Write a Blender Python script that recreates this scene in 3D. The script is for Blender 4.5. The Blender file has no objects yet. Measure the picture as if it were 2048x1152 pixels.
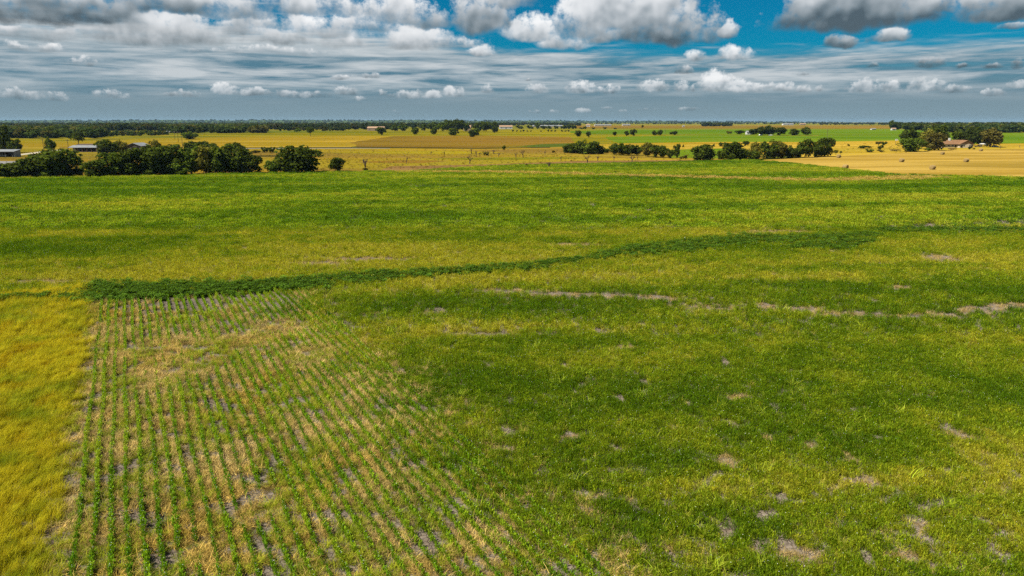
import bpy, bmesh, math, random
import numpy as np
from mathutils import Vector, Matrix, Euler

R = math.radians
scene = bpy.context.scene
COL = scene.collection
rng = np.random.default_rng(7)
random.seed(7)

# ------------------------------------------------------------------ camera
CAM_H = 20.0
F = 24.0 / 36.0 * 2048.0            # focal length in photo pixels (2048 wide)
EYE_Y = 243.0                       # eye level in the photo
PITCH = math.atan((576.0 - EYE_Y) / F)
cam_d = bpy.data.cameras.new('camera')
cam_d.lens = 24.0; cam_d.sensor_width = 36.0
cam_d.clip_start = 0.5; cam_d.clip_end = 60000.0
cam = bpy.data.objects.new('camera', cam_d)
COL.objects.link(cam)
cam.location = (0, 0, CAM_H)
cam.rotation_euler = (R(90) - PITCH, 0, 0)
scene.camera = cam

# ------------------------------------------------------------------ light
SUN_AZ, SUN_EL = -112.0, 54.0       # sun high on the left, a little behind the camera
SUN = Vector((math.sin(R(SUN_AZ)) * math.cos(R(SUN_EL)), math.cos(R(SUN_AZ)) * math.cos(R(SUN_EL)), math.sin(R(SUN_EL))))
sun_d = bpy.data.lights.new('sun', 'SUN')
sun_d.energy = 5.0; sun_d.angle = R(0.6); sun_d.color = (1.0, 0.93, 0.80)
sun = bpy.data.objects.new('sun', sun_d)
sun.rotation_euler = SUN.to_track_quat('Z', 'Y').to_euler()
sun.location = (0, 0, 300)
COL.objects.link(sun)
scene.view_settings.view_transform = 'Standard'
scene.view_settings.look = 'None'
EXPO = 1.0                          # the photograph is exposed for the dark crop
scene.view_settings.exposure = EXPO
scene.view_settings.gamma = 1.0
scene.view_settings.use_curve_mapping = False
scene.cycles.max_bounces = 5
scene.cycles.diffuse_bounces = 2
scene.cycles.transmission_bounces = 3
scene.cycles.volume_bounces = 0
scene.cycles.use_denoising = False


# ------------------------------------------------------------------ node helper
class NT:
    def __init__(self, tree):
        self.t = tree

    def n(self, typ, ins=None, **props):
        nd = self.t.nodes.new(typ)
        for k, v in props.items():
            setattr(nd, k, v)
        for k, v in (ins or {}).items():
            s = nd.inputs[k]
            if hasattr(v, 'is_output') or isinstance(v, bpy.types.NodeSocket):
                self.t.links.new(v, s)
            else:
                s.default_value = v
        return nd

    def m(self, op, a, b=0.0, c=None, clamp=False):
        ins = {0: a, 1: b}
        if c is not None:
            ins[2] = c
        return self.n('ShaderNodeMath', ins, operation=op, use_clamp=clamp).outputs[0]

    def v(self, op, a, b=(0, 0, 0), out=0):
        return self.n('ShaderNodeVectorMath', {0: a, 1: b}, operation=op).outputs[out]

    def mix(self, f, a, b, blend='MIX'):
        nd = self.n('ShaderNodeMix', None, data_type='RGBA', blend_type=blend, clamp_factor=True)
        for s, val in ((nd.inputs[0], f), (nd.inputs[6], a), (nd.inputs[7], b)):
            if isinstance(val, bpy.types.NodeSocket):
                self.t.links.new(val, s)
            else:
                if s.type == 'RGBA' and len(val) == 3:
                    val = (*val, 1)
                s.default_value = val
        return nd.outputs[2]

    def rng(self, x, a, b, c=0.0, d=1.0, smooth=False):
        return self.n('ShaderNodeMapRange', {0: x, 1: a, 2: b, 3: c, 4: d},
                      interpolation_type='SMOOTHSTEP' if smooth else 'LINEAR').outputs[0]

    def noise(self, vec, scale, detail=4.0, rough=0.55, dist=0.0, lac=2.0):
        return self.n('ShaderNodeTexNoise', {'Vector': vec, 'Scale': scale, 'Detail': detail, 'Roughness': rough,
                                             'Distortion': dist, 'Lacunarity': lac}).outputs[0]


# ------------------------------------------------------------------ world: sky with clouds
world = bpy.data.worlds.new('World')
scene.world = world
world.use_nodes = True
wt = NT(world.node_tree)
world.node_tree.nodes.clear()
SKY_STRENGTH = 0.1
SKY_TINT = (.0012, .046, .064)       # the photograph's deep teal grade, at display scale


def px_dir(px, py):
    x, y, z = (px - 1024.0), (576.0 - py), F
    c, s = math.cos(PITCH), math.sin(PITCH)
    d = Vector((x, z * c + y * s, y * c - z * s))
    return d.normalized()


def px_azel(px, py):
    d = px_dir(px, py)
    return math.atan2(d.x, d.y), math.asin(d.z)


# cumulus: (photo x, y of the base, half width, height above base, weight, brightness)
CUM = [
    (120, 22, 200, 40, .7, .55), (420, 72, 160, 36, .55, .7), (560, 62, 150, 28, .5, .8), (250, 62, 100, 36, .6, .5), (720, 62, 120, 28, .5, .8), (900, 96, 60, 20, .5, .7), (60, 78, 130, 24, .45, .6), (520, 110, 150, 12, .3, .75),
    # big near ones along the top
    (40, 50, 150, 60, 0.9, .45), (190, 52, 130, 50, 0.9, .34), (300, 96, 130, 70, 1.0, .8), (395, 92, 70, 50, .8, .7),
    (330, 30, 120, 50, .8, .55), (470, 40, 110, 50, .7, .8), (600, 30, 140, 45, .6, .85), (560, 92, 70, 34, .7, .7),
    (650, 75, 80, 40, .8, .95), (700, 96, 60, 30, .6, .8), (830, 100, 75, 45, 1.0, .85), (800, 48, 90, 45, .8, .85),
    (860, 58, 50, 40, .8, .7), (970, 70, 62, 85, 1.0, .7), (1010, 15, 60, 60, .8, .8), (1060, 85, 62, 45, 1.0, .95),
    (1130, 98, 60, 30, .8, .9), (1170, 82, 60, 75, .9, .85), (1265, 70, 130, 95, 1.2, .82), (1320, 90, 120, 60, 1.0, .5),
    (1230, 88, 90, 34, .8, .7), (1395, 86, 30, 26, .7, .5), (1460, 74, 18, 24, .8, .6), (1700, 66, 150, 90, 1.25, .42),
    (1610, 62, 60, 60, .8, .55), (1800, 52, 80, 70, .9, .5), (1990, 45, 110, 62, 1.2, .45), (1780, 88, 42, 28, 1.0, .65),
    (1680, 95, 32, 22, .9, .45), (1870, 30, 40, 40, .7, .6), (2020, 58, 24, 14, .6, .5),
    # middle band, small
    (960, 113, 26, 18, .9, .9), (875, 84, 16, 12, .8, 1.), (1395, 123, 24, 20, .75, .85), (1470, 120, 38, 24, .8, .9),
    (1365, 149, 20, 14, .7, .4), (1750, 136, 15, 8, .6, .2), (1860, 135, 30, 16, .7, .25), (1920, 137, 12, 8, .6, .2),
    (1980, 138, 22, 9, .6, .2), (2040, 138, 16, 18, .8, .2), (1535, 176, 40, 8, .35, .9), (95, 103, 30, 16, .5, .8),
    (170, 130, 30, 14, .35, .6), (40, 100, 20, 12, .3, .7), (685, 158, 22, 7, .6, .7), (742, 156, 20, 9, .6, .7),
    (1060, 163, 8, 5, .4, .3), (1600, 150, 14, 6, .5, .2),
    # the line of cumulus near the horizon
    (40, 200, 44, 18, .7, .75), (115, 202, 22, 14, .7, .75), (225, 198, 32, 12, .45, .7), (365, 195, 36, 10, .5, .75),
    (450, 190, 30, 18, .85, 1.), (505, 192, 36, 12, .8, .8), (600, 196, 56, 11, .6, .6), (695, 190, 24, 13, .6, .7),
    (765, 192, 12, 10, .6, .7), (720, 202, 12, 8, .6, .7), (815, 197, 32, 13, .65, .75), (862, 197, 22, 13, .8, .95),
    (905, 194, 26, 16, .75, .95), (975, 187, 13, 13, .8, .85), (1078, 188, 22, 15, .75, .85), (1160, 187, 34, 19, .85, .95),
    (1220, 187, 20, 12, .7, .85), (1308, 186, 30, 20, .85, .95), (1360, 184, 18, 17, .85, .95), (1388, 184, 9, 14, .7, .8),
    (1430, 184, 36, 32, 1.0, 1.05), (1475, 184, 32, 20, .95, 1.), (1515, 184, 22, 12, .7, .85), (1565, 182, 22, 14, .8, .85),
    (1604, 185, 18, 12, .8, .8), (1640, 184, 9, 10, .8, .8), (1725, 186, 34, 20, .8, .85), (1780, 187, 24, 20, .85, .9),
    (1850, 184, 36, 22, .8, .85), (1905, 187, 34, 13, .7, .75), (1990, 194, 26, 13, .8, .8), (2035, 178, 18, 13, .7, .75),
    (1070, 227, 12, 6, .45, .6), (1105, 228, 14, 6, .45, .65), (1165, 226, 14, 7, .6, .7), (1248, 225, 10, 5, .55, .65),
    (1300, 222, 20, 4, .35, .6), (1370, 222, 26, 6, .5, .6), (1215, 218, 10, 4, .35, .6), (790, 227, 14, 5, .3, .5),
]

tc = wt.n('ShaderNodeTexCoord').outputs['Generated']
sx = wt.n('ShaderNodeSeparateXYZ', {0: tc})
az = wt.m('ARCTAN2', sx.outputs[0], sx.outputs[1])
el = wt.m('ARCSINE', sx.outputs[2])
ae = wt.n('ShaderNodeCombineXYZ', {0: az, 1: el, 2: 0.0}).outputs[0]
zpos = wt.m('MAXIMUM', sx.outputs[2], 0.02)
plane = wt.n('ShaderNodeCombineXYZ', {0: wt.m('DIVIDE', sx.outputs[0], zpos), 1: wt.m('DIVIDE', sx.outputs[1], zpos), 2: 0.0}).outputs[0]


def madd(a, b, c):
    return wt.n('ShaderNodeMath', {0: a, 1: b, 2: c}, operation='MULTIPLY_ADD').outputs[0]


# clear sky, horizon haze and streaky altostratus (seen all round)
sky = wt.n('ShaderNodeTexSky', None, sky_type='NISHITA', sun_disc=False, sun_elevation=R(SUN_EL), sun_rotation=R(SUN_AZ),
           altitude=200.0, air_density=1.0, dust_density=.4, ozone_density=3.0).outputs[0]
sky_l = wt.v('MULTIPLY', sky, SKY_TINT)
haze_c = wt.mix(wt.rng(el, .0, .075, 0, 1, True), (.205, .300, .350), (.150, .240, .300))
low = wt.rng(el, .03, .10, 1, 0, True)
base = wt.mix(low, sky_l, haze_c)
sv = wt.v('MULTIPLY', ae, (4.0, 55.0, 1.0))
sv2 = wt.v('MULTIPLY', ae, (14.0, 130.0, 1.0))
st = wt.m('ADD', wt.m('MULTIPLY', wt.noise(sv, 1.0, 6.0, .6, .6), .65), wt.m('MULTIPLY', wt.noise(sv2, 1.0, 5.0, .6, .4), .35))
cover = wt.m('ADD', wt.rng(az, -.25, .20, .62, .30), wt.rng(el, .075, .125, .40, -.16))   # closed to the left and low down
st_a = wt.rng(wt.m('ADD', st, wt.m('SUBTRACT', cover, .62)), .32, .62, 0, 1, True)
st_col = wt.mix(wt.rng(st, .41, .60, 0, 1), (.085, .205, .285), (.55, .60, .63))
st_col = wt.mix(wt.m('MULTIPLY', wt.rng(el, .07, .12, 0, .8, True), wt.rng(az, -.1, .15, 1, .35)), st_col, (.62, .66, .68))
st_low = wt.m('MULTIPLY', st_a, wt.rng(el, .018, .06, 0, 1, True))
base = wt.mix(st_low, base, st_col)

# all round and overhead: broken cumulus
ov = wt.noise(wt.v('ADD', plane, (3.1, 1.7, 0)), .55, 7.0, .6, .3)
ov2 = wt.noise(wt.v('ADD', plane, (3.0, 1.62, 0)), .55, 4.0, .6, .3)
ov_a = wt.m('MULTIPLY', wt.rng(ov, .47, .57, 0, 1, True), wt.rng(el, .06, .16, 0, 1, True))
ov_col = wt.mix(wt.rng(wt.m('SUBTRACT', ov, ov2), -.06, .08), (.22, .25, .27), (.85, .86, .88))
outA = wt.mix(ov_a, base, ov_col)

# the cumulus one can tell apart, each where it stands in the sky
warp1 = wt.n('ShaderNodeTexNoise', {'Vector': ae, 'Scale': 20.0, 'Detail': 4.0, 'Roughness': .55}).outputs[1]
warp2 = wt.n('ShaderNodeTexNoise', {'Vector': ae, 'Scale': 70.0, 'Detail': 4.0, 'Roughness': .6}).outputs[1]
w1 = wt.v('MULTIPLY', wt.v('SUBTRACT', warp1, (.5, .5, .5)), (.07, .030, 0))
w1n = wt.n('ShaderNodeVectorMath', {0: w1}, operation='SCALE')
world.node_tree.links.new(wt.rng(el, 0.02, 0.16, 0.15, 1.0), w1n.inputs['Scale'])
w2 = wt.v('MULTIPLY', wt.v('SUBTRACT', warp2, (.5, .5, .5)), (.014, .0035, 0))
aew = wt.v('ADD', wt.v('ADD', ae, w1n.outputs[0]), w2)
# one cloud as a node group: an ellipse with a flat base; running maximum and weighted sums go in and out
cg = bpy.data.node_groups.new('one_cumulus', 'ShaderNodeTree')
for nm in ('Vec', 'Scale', 'Offset', 'Sums'):
    cg.interface.new_socket(nm, in_out='INPUT', socket_type='NodeSocketVector')
for nm in ('Acc', 'Weight', 'Bright'):
    cg.interface.new_socket(nm, in_out='INPUT', socket_type='NodeSocketFloat')
cg.interface.new_socket('Acc', in_out='OUTPUT', socket_type='NodeSocketFloat')
cg.interface.new_socket('Sums', in_out='OUTPUT', socket_type='NodeSocketVector')
g_ = NT(cg)
gi = g_.n('NodeGroupInput').outputs
go = g_.n('NodeGroupOutput')
vm3 = lambda a, b, c: g_.n('ShaderNodeVectorMath', {0: a, 1: b, 2: c}, operation='MULTIPLY_ADD').outputs[0]
fm3 = lambda a, b, c: g_.n('ShaderNodeMath', {0: a, 1: b, 2: c}, operation='MULTIPLY_ADD').outputs[0]
src = vm3(gi['Acc'], (1e-9,) * 3, gi['Vec'])            # keeps the clouds in sequence
d = vm3(src, gi['Scale'], gi['Offset'])
sp = g_.n('ShaderNodeSeparateXYZ', {0: d})
yy = sp.outputs[1]
up = g_.m('MAXIMUM', yy, g_.m('MULTIPLY', yy, -4.2))
q = fm3(sp.outputs[0], sp.outputs[0], g_.m('MULTIPLY', up, up))
s_ = g_.m('MAXIMUM', g_.m('MULTIPLY', g_.m('SUBTRACT', 1.0, q), gi['Weight']), -1.0)
w = g_.m('EXPONENT', g_.m('MULTIPLY', s_, 7.0))
hy = g_.m('MINIMUM', g_.m('MAXIMUM', yy, -.5), 1.0)
sums = vm3(g_.n('ShaderNodeCombineXYZ', {0: 1.0, 1: gi['Bright'], 2: hy}).outputs[0], w, gi['Sums'])
cg.links.new(g_.m('MAXIMUM', gi['Acc'], s_), go.inputs[0])
cg.links.new(sums, go.inputs[1])
acc, sums = None, None
for (cx, cy, hw, hh, wgt, br) in CUM:
    a0, e0 = px_azel(cx, cy)
    a1, _ = px_azel(cx + hw, cy)
    _, e1 = px_azel(cx, cy - hh)
    ra, re = (a1 - a0) * 1.12, (e1 - e0) * 1.15
    ins = {'Vec': aew, 'Scale': (1 / ra, 1 / re, 0), 'Offset': (-a0 / ra, -(e0 + re * .22) / re, 0), 'Weight': wgt, 'Bright': br}
    if acc is None:
        ins['Acc'] = -1.0
    else:
        ins['Acc'] = acc; ins['Sums'] = sums
    nd = wt.t.nodes.new('ShaderNodeGroup'); nd.node_tree = cg
    for k_, v_ in ins.items():
        if isinstance(v_, bpy.types.NodeSocket):
            wt.t.links.new(v_, nd.inputs[k_])
        else:
            nd.inputs[k_].default_value = v_
    acc, sums = nd.outputs[0], nd.outputs[1]
ssum = wt.n('ShaderNodeSeparateXYZ', {0: sums})
wsum, bsum, hsum = ssum.outputs
BR = wt.m('DIVIDE', bsum, wsum)
HY = wt.m('DIVIDE', hsum, wsum)


def billow(vec, det, scl=1.0):
    a = wt.noise(vec, 30.0 * scl, det, .64)
    b = wt.noise(vec, 95.0 * scl, det, .64)
    return wt.n('ShaderNodeMix', {0: wt.rng(el, 0.03, 0.13, 0.0, 1.0), 2: b, 3: a}, data_type='FLOAT').outputs[0]


B0 = billow(ae, 7.0)
S0 = billow(ae, 2.5, .55)
S1 = billow(wt.v('ADD', ae, (-.006, .009, 0)), 2.5, .55)
D0 = madd(wt.m('SUBTRACT', B0, .5), wt.rng(HY, -.3, .4, 1.5, 3.4), acc)
soft = wt.rng(HY, -.25, .6, 1.25, .55)                  # ragged soft base, crisp top
alpha = wt.n('ShaderNodeMapRange', {0: D0, 1: -.18, 2: soft, 3: 0.0, 4: 1.0}, interpolation_type='SMOOTHSTEP').outputs[0]
relief = wt.m('SUBTRACT', S0, S1)
lum = madd(HY, .66, .21)
lum = madd(relief, 1.15, lum)
lum = madd(wt.m('SUBTRACT', B0, .5), .28, lum)
lum = madd(wt.rng(D0, .5, 1.5, 0, 1), -.06, lum)
lum = madd(wt.m('SUBTRACT', BR, wt.rng(el, .04, .09, .64, .55)), .80, lum)
lum = wt.m('MINIMUM', wt.m('MAXIMUM', lum, .06), 1.0)
ccol = wt.n('ShaderNodeValToRGB', {0: lum})
cr = ccol.color_ramp
cr.elements[0].position = 0.0; cr.elements[0].color = (.055, .075, .09, 1)
cr.elements[1].position = 1.0; cr.elements[1].color = (1.0, 1.0, 1.0, 1)
for p, c in ((.22, (.185, .225, .25)), (.45, (.39, .43, .46)), (.7, (.72, .74, .76))):
    e = cr.elements.new(p); e.color = (*c, 1)
fade = wt.rng(el, .004, .075, .30, 1.0)
outB = wt.mix(wt.m('MULTIPLY', wt.m('MULTIPLY', alpha, .93), fade), base, ccol.outputs[0])
view = wt.m('MULTIPLY', wt.m('MULTIPLY', wt.rng(el, .20, .26, 1, 0, True), wt.rng(az, -.80, -.70, 0, 1, True)), wt.rng(az, .70, .80, 1, 0, True))
view = wt.m('MULTIPLY', view, wt.rng(el, -.02, -.005, 0, 1))
bgA = wt.n('ShaderNodeBackground', {'Color': wt.v('MULTIPLY', outA, (2.0 ** -EXPO / SKY_STRENGTH,) * 3), 'Strength': SKY_STRENGTH})
bgB = wt.n('ShaderNodeBackground', {'Color': wt.v('MULTIPLY', outB, (2.0 ** -EXPO / SKY_STRENGTH,) * 3), 'Strength': SKY_STRENGTH})
wm = wt.n('ShaderNodeMixShader', {0: view, 1: bgA.outputs[0], 2: bgB.outputs[0]})
wo = wt.n('ShaderNodeOutputWorld', {'Surface': wm.outputs[0]})
world.cycles.sampling_method = 'MANUAL'
world.cycles.sample_map_resolution = 512


# ------------------------------------------------------------------ terrain: flat, rising a little far away
def H(y):
    t = np.clip((np.asarray(y, float) - 420.0) / 600.0, 0, 1)
    return 4.0 * t * t * (3 - 2 * t)


Y_LINES = [420, 470, 520, 570, 620, 670, 720, 770, 820, 870, 920, 970, 1020]


H_TAB = [float(H(v)) for v in Y_LINES]


def Hs(y):
    # height on the faceted sheet (straight between the cut lines)
    if y <= 420.0:
        return 0.0
    if y >= 1020.0:
        return 4.0
    i = int((y - 420.0) // 50.0)
    t = (y - 420.0) / 50.0 - i
    return H_TAB[i] * (1 - t) + H_TAB[min(i + 1, 12)] * t


def at(px, py):
    """the point of the ground that the photograph shows at (px, py)"""
    d = px_dir(px, py)
    z = 0.0
    for _ in range(40):
        t = (z - CAM_H) / min(d.z, -1e-4)
        z = Hs(d.y * t)
    return Vector((d.x * t, d.y * t, z))


def m_per_px(p):
    # metres that one photo pixel spans at point p
    c, s = math.cos(PITCH), math.sin(PITCH)
    return (p.y * c - (p.z - CAM_H) * s) / F


# ------------------------------------------------------------------ numpy noise
def _hash(ix, iy, seed):
    n = (ix.astype(np.int64) * 374761393 + iy.astype(np.int64) * 668265263 + seed * 1442695041) & 0xFFFFFFFF
    n = ((n ^ (n >> 13)) * 1274126177) & 0xFFFFFFFF
    n = (n ^ (n >> 16)) & 0xFFFFFF
    return n / float(0xFFFFFF)


def vnoise(x, y, seed=0):
    ix, iy = np.floor(x), np.floor(y)
    fx, fy = x - ix, y - iy
    fx = fx * fx * (3 - 2 * fx); fy = fy * fy * (3 - 2 * fy)
    a = _hash(ix, iy, seed); b = _hash(ix + 1, iy, seed); c = _hash(ix, iy + 1, seed); d = _hash(ix + 1, iy + 1, seed)
    return (a * (1 - fx) + b * fx) * (1 - fy) + (c * (1 - fx) + d * fx) * fy


def fbm(x, y, seed=0, octv=4, gain=.55):
    t = 0; amp = 1; tot = 0
    for o in range(octv):
        t = t + amp * vnoise(x * 2 ** o + 17.3 * o, y * 2 ** o - 9.1 * o, seed + o)
        tot += amp; amp *= gain
    return t / tot


def sstep(a, b, x):
    t = np.clip((x - a) / (b - a), 0, 1)
    return t * t * (3 - 2 * t)


# ------------------------------------------------------------------ materials
def new_mat(name):
    m = bpy.data.materials.new(name)
    m.use_nodes = True
    m.node_tree.nodes.clear()
    return m, NT(m.node_tree)


def finish(t, shader):
    t.n('ShaderNodeOutputMaterial', {'Surface': shader})


def principled(t, col, rough=.9, bump=None, bstr=.5, bdist=.1, spec=.2, metal=0.0):
    ins = {'Base Color': col, 'Roughness': rough, 'Specular IOR Level': spec, 'Metallic': metal}
    if bump is not None:
        ins['Normal'] = t.n('ShaderNodeBump', {'Height': bump, 'Strength': bstr, 'Distance': bdist}).outputs[0]
    return t.n('ShaderNodeBsdfPrincipled', ins).outputs[0]


def matte(t, col, bump, bstr, bdist):
    """soil and stubble: no sheen at grazing angles"""
    nrm = t.n('ShaderNodeBump', {'Height': bump, 'Strength': bstr, 'Distance': bdist}).outputs[0]
    return t.n('ShaderNodeBsdfDiffuse', {'Color': col, 'Roughness': .6, 'Normal': nrm}).outputs[0]


def plain(name, col, rough=.8, var=.25, scale=1.5, spec=.2, metal=0.0):
    m, t = new_mat(name)
    co = t.n('ShaderNodeTexCoord').outputs['Object']
    n = t.noise(co, scale, 5.0, .6)
    c = t.mix(t.rng(n, .3, .7), tuple(v * (1 - var) for v in col), tuple(min(1, v * (1 + var)) for v in col))
    finish(t, principled(t, c, rough, n, .15, .02, spec, metal))
    return m


def plant_mat(name, trans=.45, gloss=True):
    """colour of the clump (tint) times the colour of each leaf (vc), light shining through"""
    m, t = new_mat(name)
    tint = t.n('ShaderNodeAttribute', None, attribute_type='INSTANCER', attribute_name='tint').outputs[0]
    vc = t.n('ShaderNodeAttribute', None, attribute_type='GEOMETRY', attribute_name='vc').outputs[0]
    c = t.mix(1.0, tint, vc, 'MULTIPLY')
    df = t.n('ShaderNodeBsdfDiffuse', {'Color': c}).outputs[0]
    tr = t.n('ShaderNodeBsdfTranslucent', {'Color': t.mix(1.0, c, (1.15, 1.1, .7), 'MULTIPLY')}).outputs[0]
    s = t.n('ShaderNodeMixShader', {0: trans, 1: df, 2: tr}).outputs[0]
    finish(t, s)
    return m


def row_mat(name, trans=.45):
    m, t = new_mat(name)
    c = t.n('ShaderNodeAttribute', None, attribute_type='GEOMETRY', attribute_name='vc').outputs[0]
    df = t.n('ShaderNodeBsdfDiffuse', {'Color': c}).outputs[0]
    tr = t.n('ShaderNodeBsdfTranslucent', {'Color': t.mix(1.0, c, (1.15, 1.1, .7), 'MULTIPLY')}).outputs[0]
    finish(t, t.n('ShaderNodeMixShader', {0: trans, 1: df, 2: tr}).outputs[0])
    return m


def tree_mat(name, trans=.32):
    m, t = new_mat(name)
    oc = t.n('ShaderNodeObjectInfo').outputs['Color']
    vc = t.n('ShaderNodeAttribute', None, attribute_type='GEOMETRY', attribute_name='vc').outputs[0]
    c = t.mix(1.0, oc, vc, 'MULTIPLY')
    df = t.n('ShaderNodeBsdfDiffuse', {'Color': c}).outputs[0]
    tr = t.n('ShaderNodeBsdfTranslucent', {'Color': c}).outputs[0]
    finish(t, t.n('ShaderNodeMixShader', {0: trans, 1: df, 2: tr}).outputs[0])
    return m


def field_mat(name, c1, c2, c3, streak_dir=0.0, k=.06, stretch=9.0, fine=1.0, tuft=None, sharp=.10):
    """dry or green field: streaks along the mowing direction, blotches, fine tufts"""
    m, t = new_mat(name)
    co = t.n('ShaderNodeTexCoord').outputs['Object']
    rot = t.n('ShaderNodeMapping', {'Vector': co, 'Rotation': (0, 0, streak_dir)}).outputs[0]
    sv = t.n('ShaderNodeMapping', {'Vector': rot, 'Scale': (k / stretch, k, 1)}).outputs[0]
    sv2 = t.n('ShaderNodeMapping', {'Vector': rot, 'Scale': (k * 3.1 / stretch, k * 3.1, 1)}).outputs[0]
    a = t.noise(sv, 1.0, 5.0, .62, .6)
    a2 = t.noise(sv2, 1.0, 4.0, .65, .4)
    b = t.noise(t.n('ShaderNodeMapping', {'Vector': rot, 'Scale': (.35, 1, 1)}).outputs[0], k * .22, 5.0, .6, .8)
    cfine = t.noise(rot, fine, 5.0, .75)
    c = t.mix(t.rng(a, .5 - sharp, .5 + sharp, 0, 1, True), c1, c2)
    c = t.mix(t.rng(b, .46, .62, 0, .85, True), c, c3)
    c = t.mix(t.rng(a2, .54, .66, 0, .55, True), c, tuple(v * .50 for v in c1))
    c = t.mix(t.rng(a2, .30, .42, .5, 0, True), c, tuple(v * 1.35 for v in c2))
    c = t.mix(t.rng(cfine, .48, .68, 0, .6), c, tuple(v * .45 for v in c1))
    if tuft:
        v = t.n('ShaderNodeTexVoronoi', {'Vector': t.n('ShaderNodeMapping', {'Vector': rot, 'Scale': (.16, .10, 1)}).outputs[0], 'Scale': 1.0}).outputs[0]
        c = t.mix(t.rng(v, .10, .24, .85, 0), c, tuft)
    finish(t, matte(t, c, cfine, .5, .15))
    return m


def soil_mat():
    m, t = new_mat('cracked_grey_soil')
    co = t.n('ShaderNodeTexCoord').outputs['Object']
    n1 = t.noise(co, .35, 5.0, .6)
    n2 = t.noise(co, 3.5, 6.0, .7)
    v = t.n('ShaderNodeTexVoronoi', {'Vector': co, 'Scale': 3.2}, feature='DISTANCE_TO_EDGE').outputs[0]
    straw = t.noise(t.n('ShaderNodeMapping', {'Vector': co, 'Rotation': (0, 0, .5), 'Scale': (14, 2.2, 1)}).outputs[0], 1.0, 4.0, .7)
    c = t.mix(t.rng(n2, .3, .7), (.088, .070, .054), (.220, .185, .150))
    c = t.mix(t.rng(n1, .5, .7, 0, .6), c, (.115, .082, .052))
    c = t.mix(t.rng(straw, .60, .72, 0, .55), c, (.24, .18, .09))
    c = t.mix(t.rng(v, 0, .045, .75, 0), c, (.035, .028, .026))
    h = t.m('ADD', t.m('MULTIPLY', n2, .7), t.rng(v, 0, .08, 0, .4))
    finish(t, matte(t, c, h, 1.0, .12))
    return m


M = {}
M['soil'] = soil_mat()
M['plant'] = plant_mat('leaf', .45)
M['rowleaf'] = row_mat('row_leaf', .45)
M['stalk'] = plant_mat('dry_blade', .35)
M['flower'] = plain('white_petal', (.60, .60, .55), .8, .05)
M['crown'] = tree_mat('tree_leaf')
M['bark'] = plain('bark', (.085, .065, .050), .95, .4, 4.0)
M['pale_bark'] = plain('grey_dead_bark', (.085, .058, .042), .95, .3, 4.0)
M['gold'] = field_mat('ripe_gold_field', (.225, .142, .011), (.315, .212, .030), (.165, .132, .008), R(-3), .012, 9, .5, None, .06)
M['olive'] = field_mat('olive_yellow_pasture', (.150, .125, .006), (.085, .090, .006), (.225, .172, .010), R(2), .012, 7, .5, None, .06)
M['pasture'] = field_mat('dry_yellow_pasture', (.225, .150, .012), (.140, .088, .018), (.165, .142, .012), R(2), .016, 6, .4, (.060, .048, .012), .06)
M['brown'] = field_mat('brown_fallow_field', (.160, .094, .014), (.110, .066, .011), (.125, .092, .008), R(4), .012, 8, .5, None, .07)
M['green'] = field_mat('green_field', (.050, .098, .005), (.080, .125, .006), (.110, .132, .009), R(-2), .014, 9, .5, None, .07)
M['dgreen'] = field_mat('dark_green_field', (.035, .058, .008), (.05, .075, .01), (.06, .075, .012), R(-2), .02, 8, .6)
M['stubble'] = field_mat('hay_stubble', (.215, .138, .022), (.290, .195, .042), (.160, .108, .016), R(-7), .05, 16, 1.0, None, .06)
M['ground'] = field_mat('mixed_farmland', (.120, .112, .010), (.080, .095, .008), (.17, .135, .015), R(3), .004, 6, .3)
M['earth'] = field_mat('bare_brown_earth', (.170, .098, .034), (.120, .070, .026), (.215, .135, .045), R(3), .03, 8, .8)
M['ditch'] = field_mat('dark_ditch_weeds', (.028, .028, .008), (.045, .040, .011), (.024, .028, .008), R(3), .1, 5, .8)
M['road'] = plain('grey_gravel', (.15, .145, .14), .95, .2, .6)
M['drive'] = plain('pale_gravel', (.30, .265, .20), .95, .2, .6)
M['straw'] = None
m_, t_ = new_mat('rolled_straw')
co_ = t_.n('ShaderNodeTexCoord').outputs['Object']
n_ = t_.noise(t_.n('ShaderNodeMapping', {'Vector': co_, 'Scale': (2.0, 14, 14)}).outputs[0], 1.0, 5.0, .7)
n2_ = t_.noise(co_, 2.0, 4.0, .6)
c_ = t_.mix(t_.rng(n_, .3, .7), (.20, .135, .05), (.36, .26, .105))
c_ = t_.mix(t_.rng(n2_, .5, .75, 0, .5), c_, (.20, .15, .09))
finish(t_, matte(t_, c_, n_, 1.0, .06))
M['straw'] = m_
M['cream'] = plain('cream_stucco', (.46, .38, .26), .9, .12)
M['tanwall'] = plain('tan_siding', (.26, .19, .125), .9, .12)
M['gable'] = plain('brown_gable_boards', (.28, .165, .08), .9, .15)  # gable face, a darker brown than the cream walls below
M['shingle'] = plain('brown_shingles', (.17, .092, .046), .95, .3, 1.2)
M['tanroof'] = plain('faded_tan_roof', (.27, .175, .11), .9, .2, 1.0)
M['metal'] = plain('galvanised_sheet', (.17, .18, .19), .6, .25, .5, .2, 0.0)
M['white'] = plain('white_paint', (.50, .50, .48), .7, .08)
M['darkmetal'] = plain('weathered_dark_sheet', (.065, .050, .045), .8, .4, .8)
M['rust'] = plain('rusty_frame', (.16, .075, .045), .85, .35, 1.5)
M['glass'] = plain('dark_glass', (.03, .035, .045), .15, .1, 1.0, .6)
M['dark'] = plain('dark_opening', (.025, .020, .018), .9, .1)
M['wood'] = plain('pole_timber', (.095, .065, .045), .9, .25, 3.0)
M['rubber'] = plain('rubber', (.02, .02, .02), .8, .1)


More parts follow.
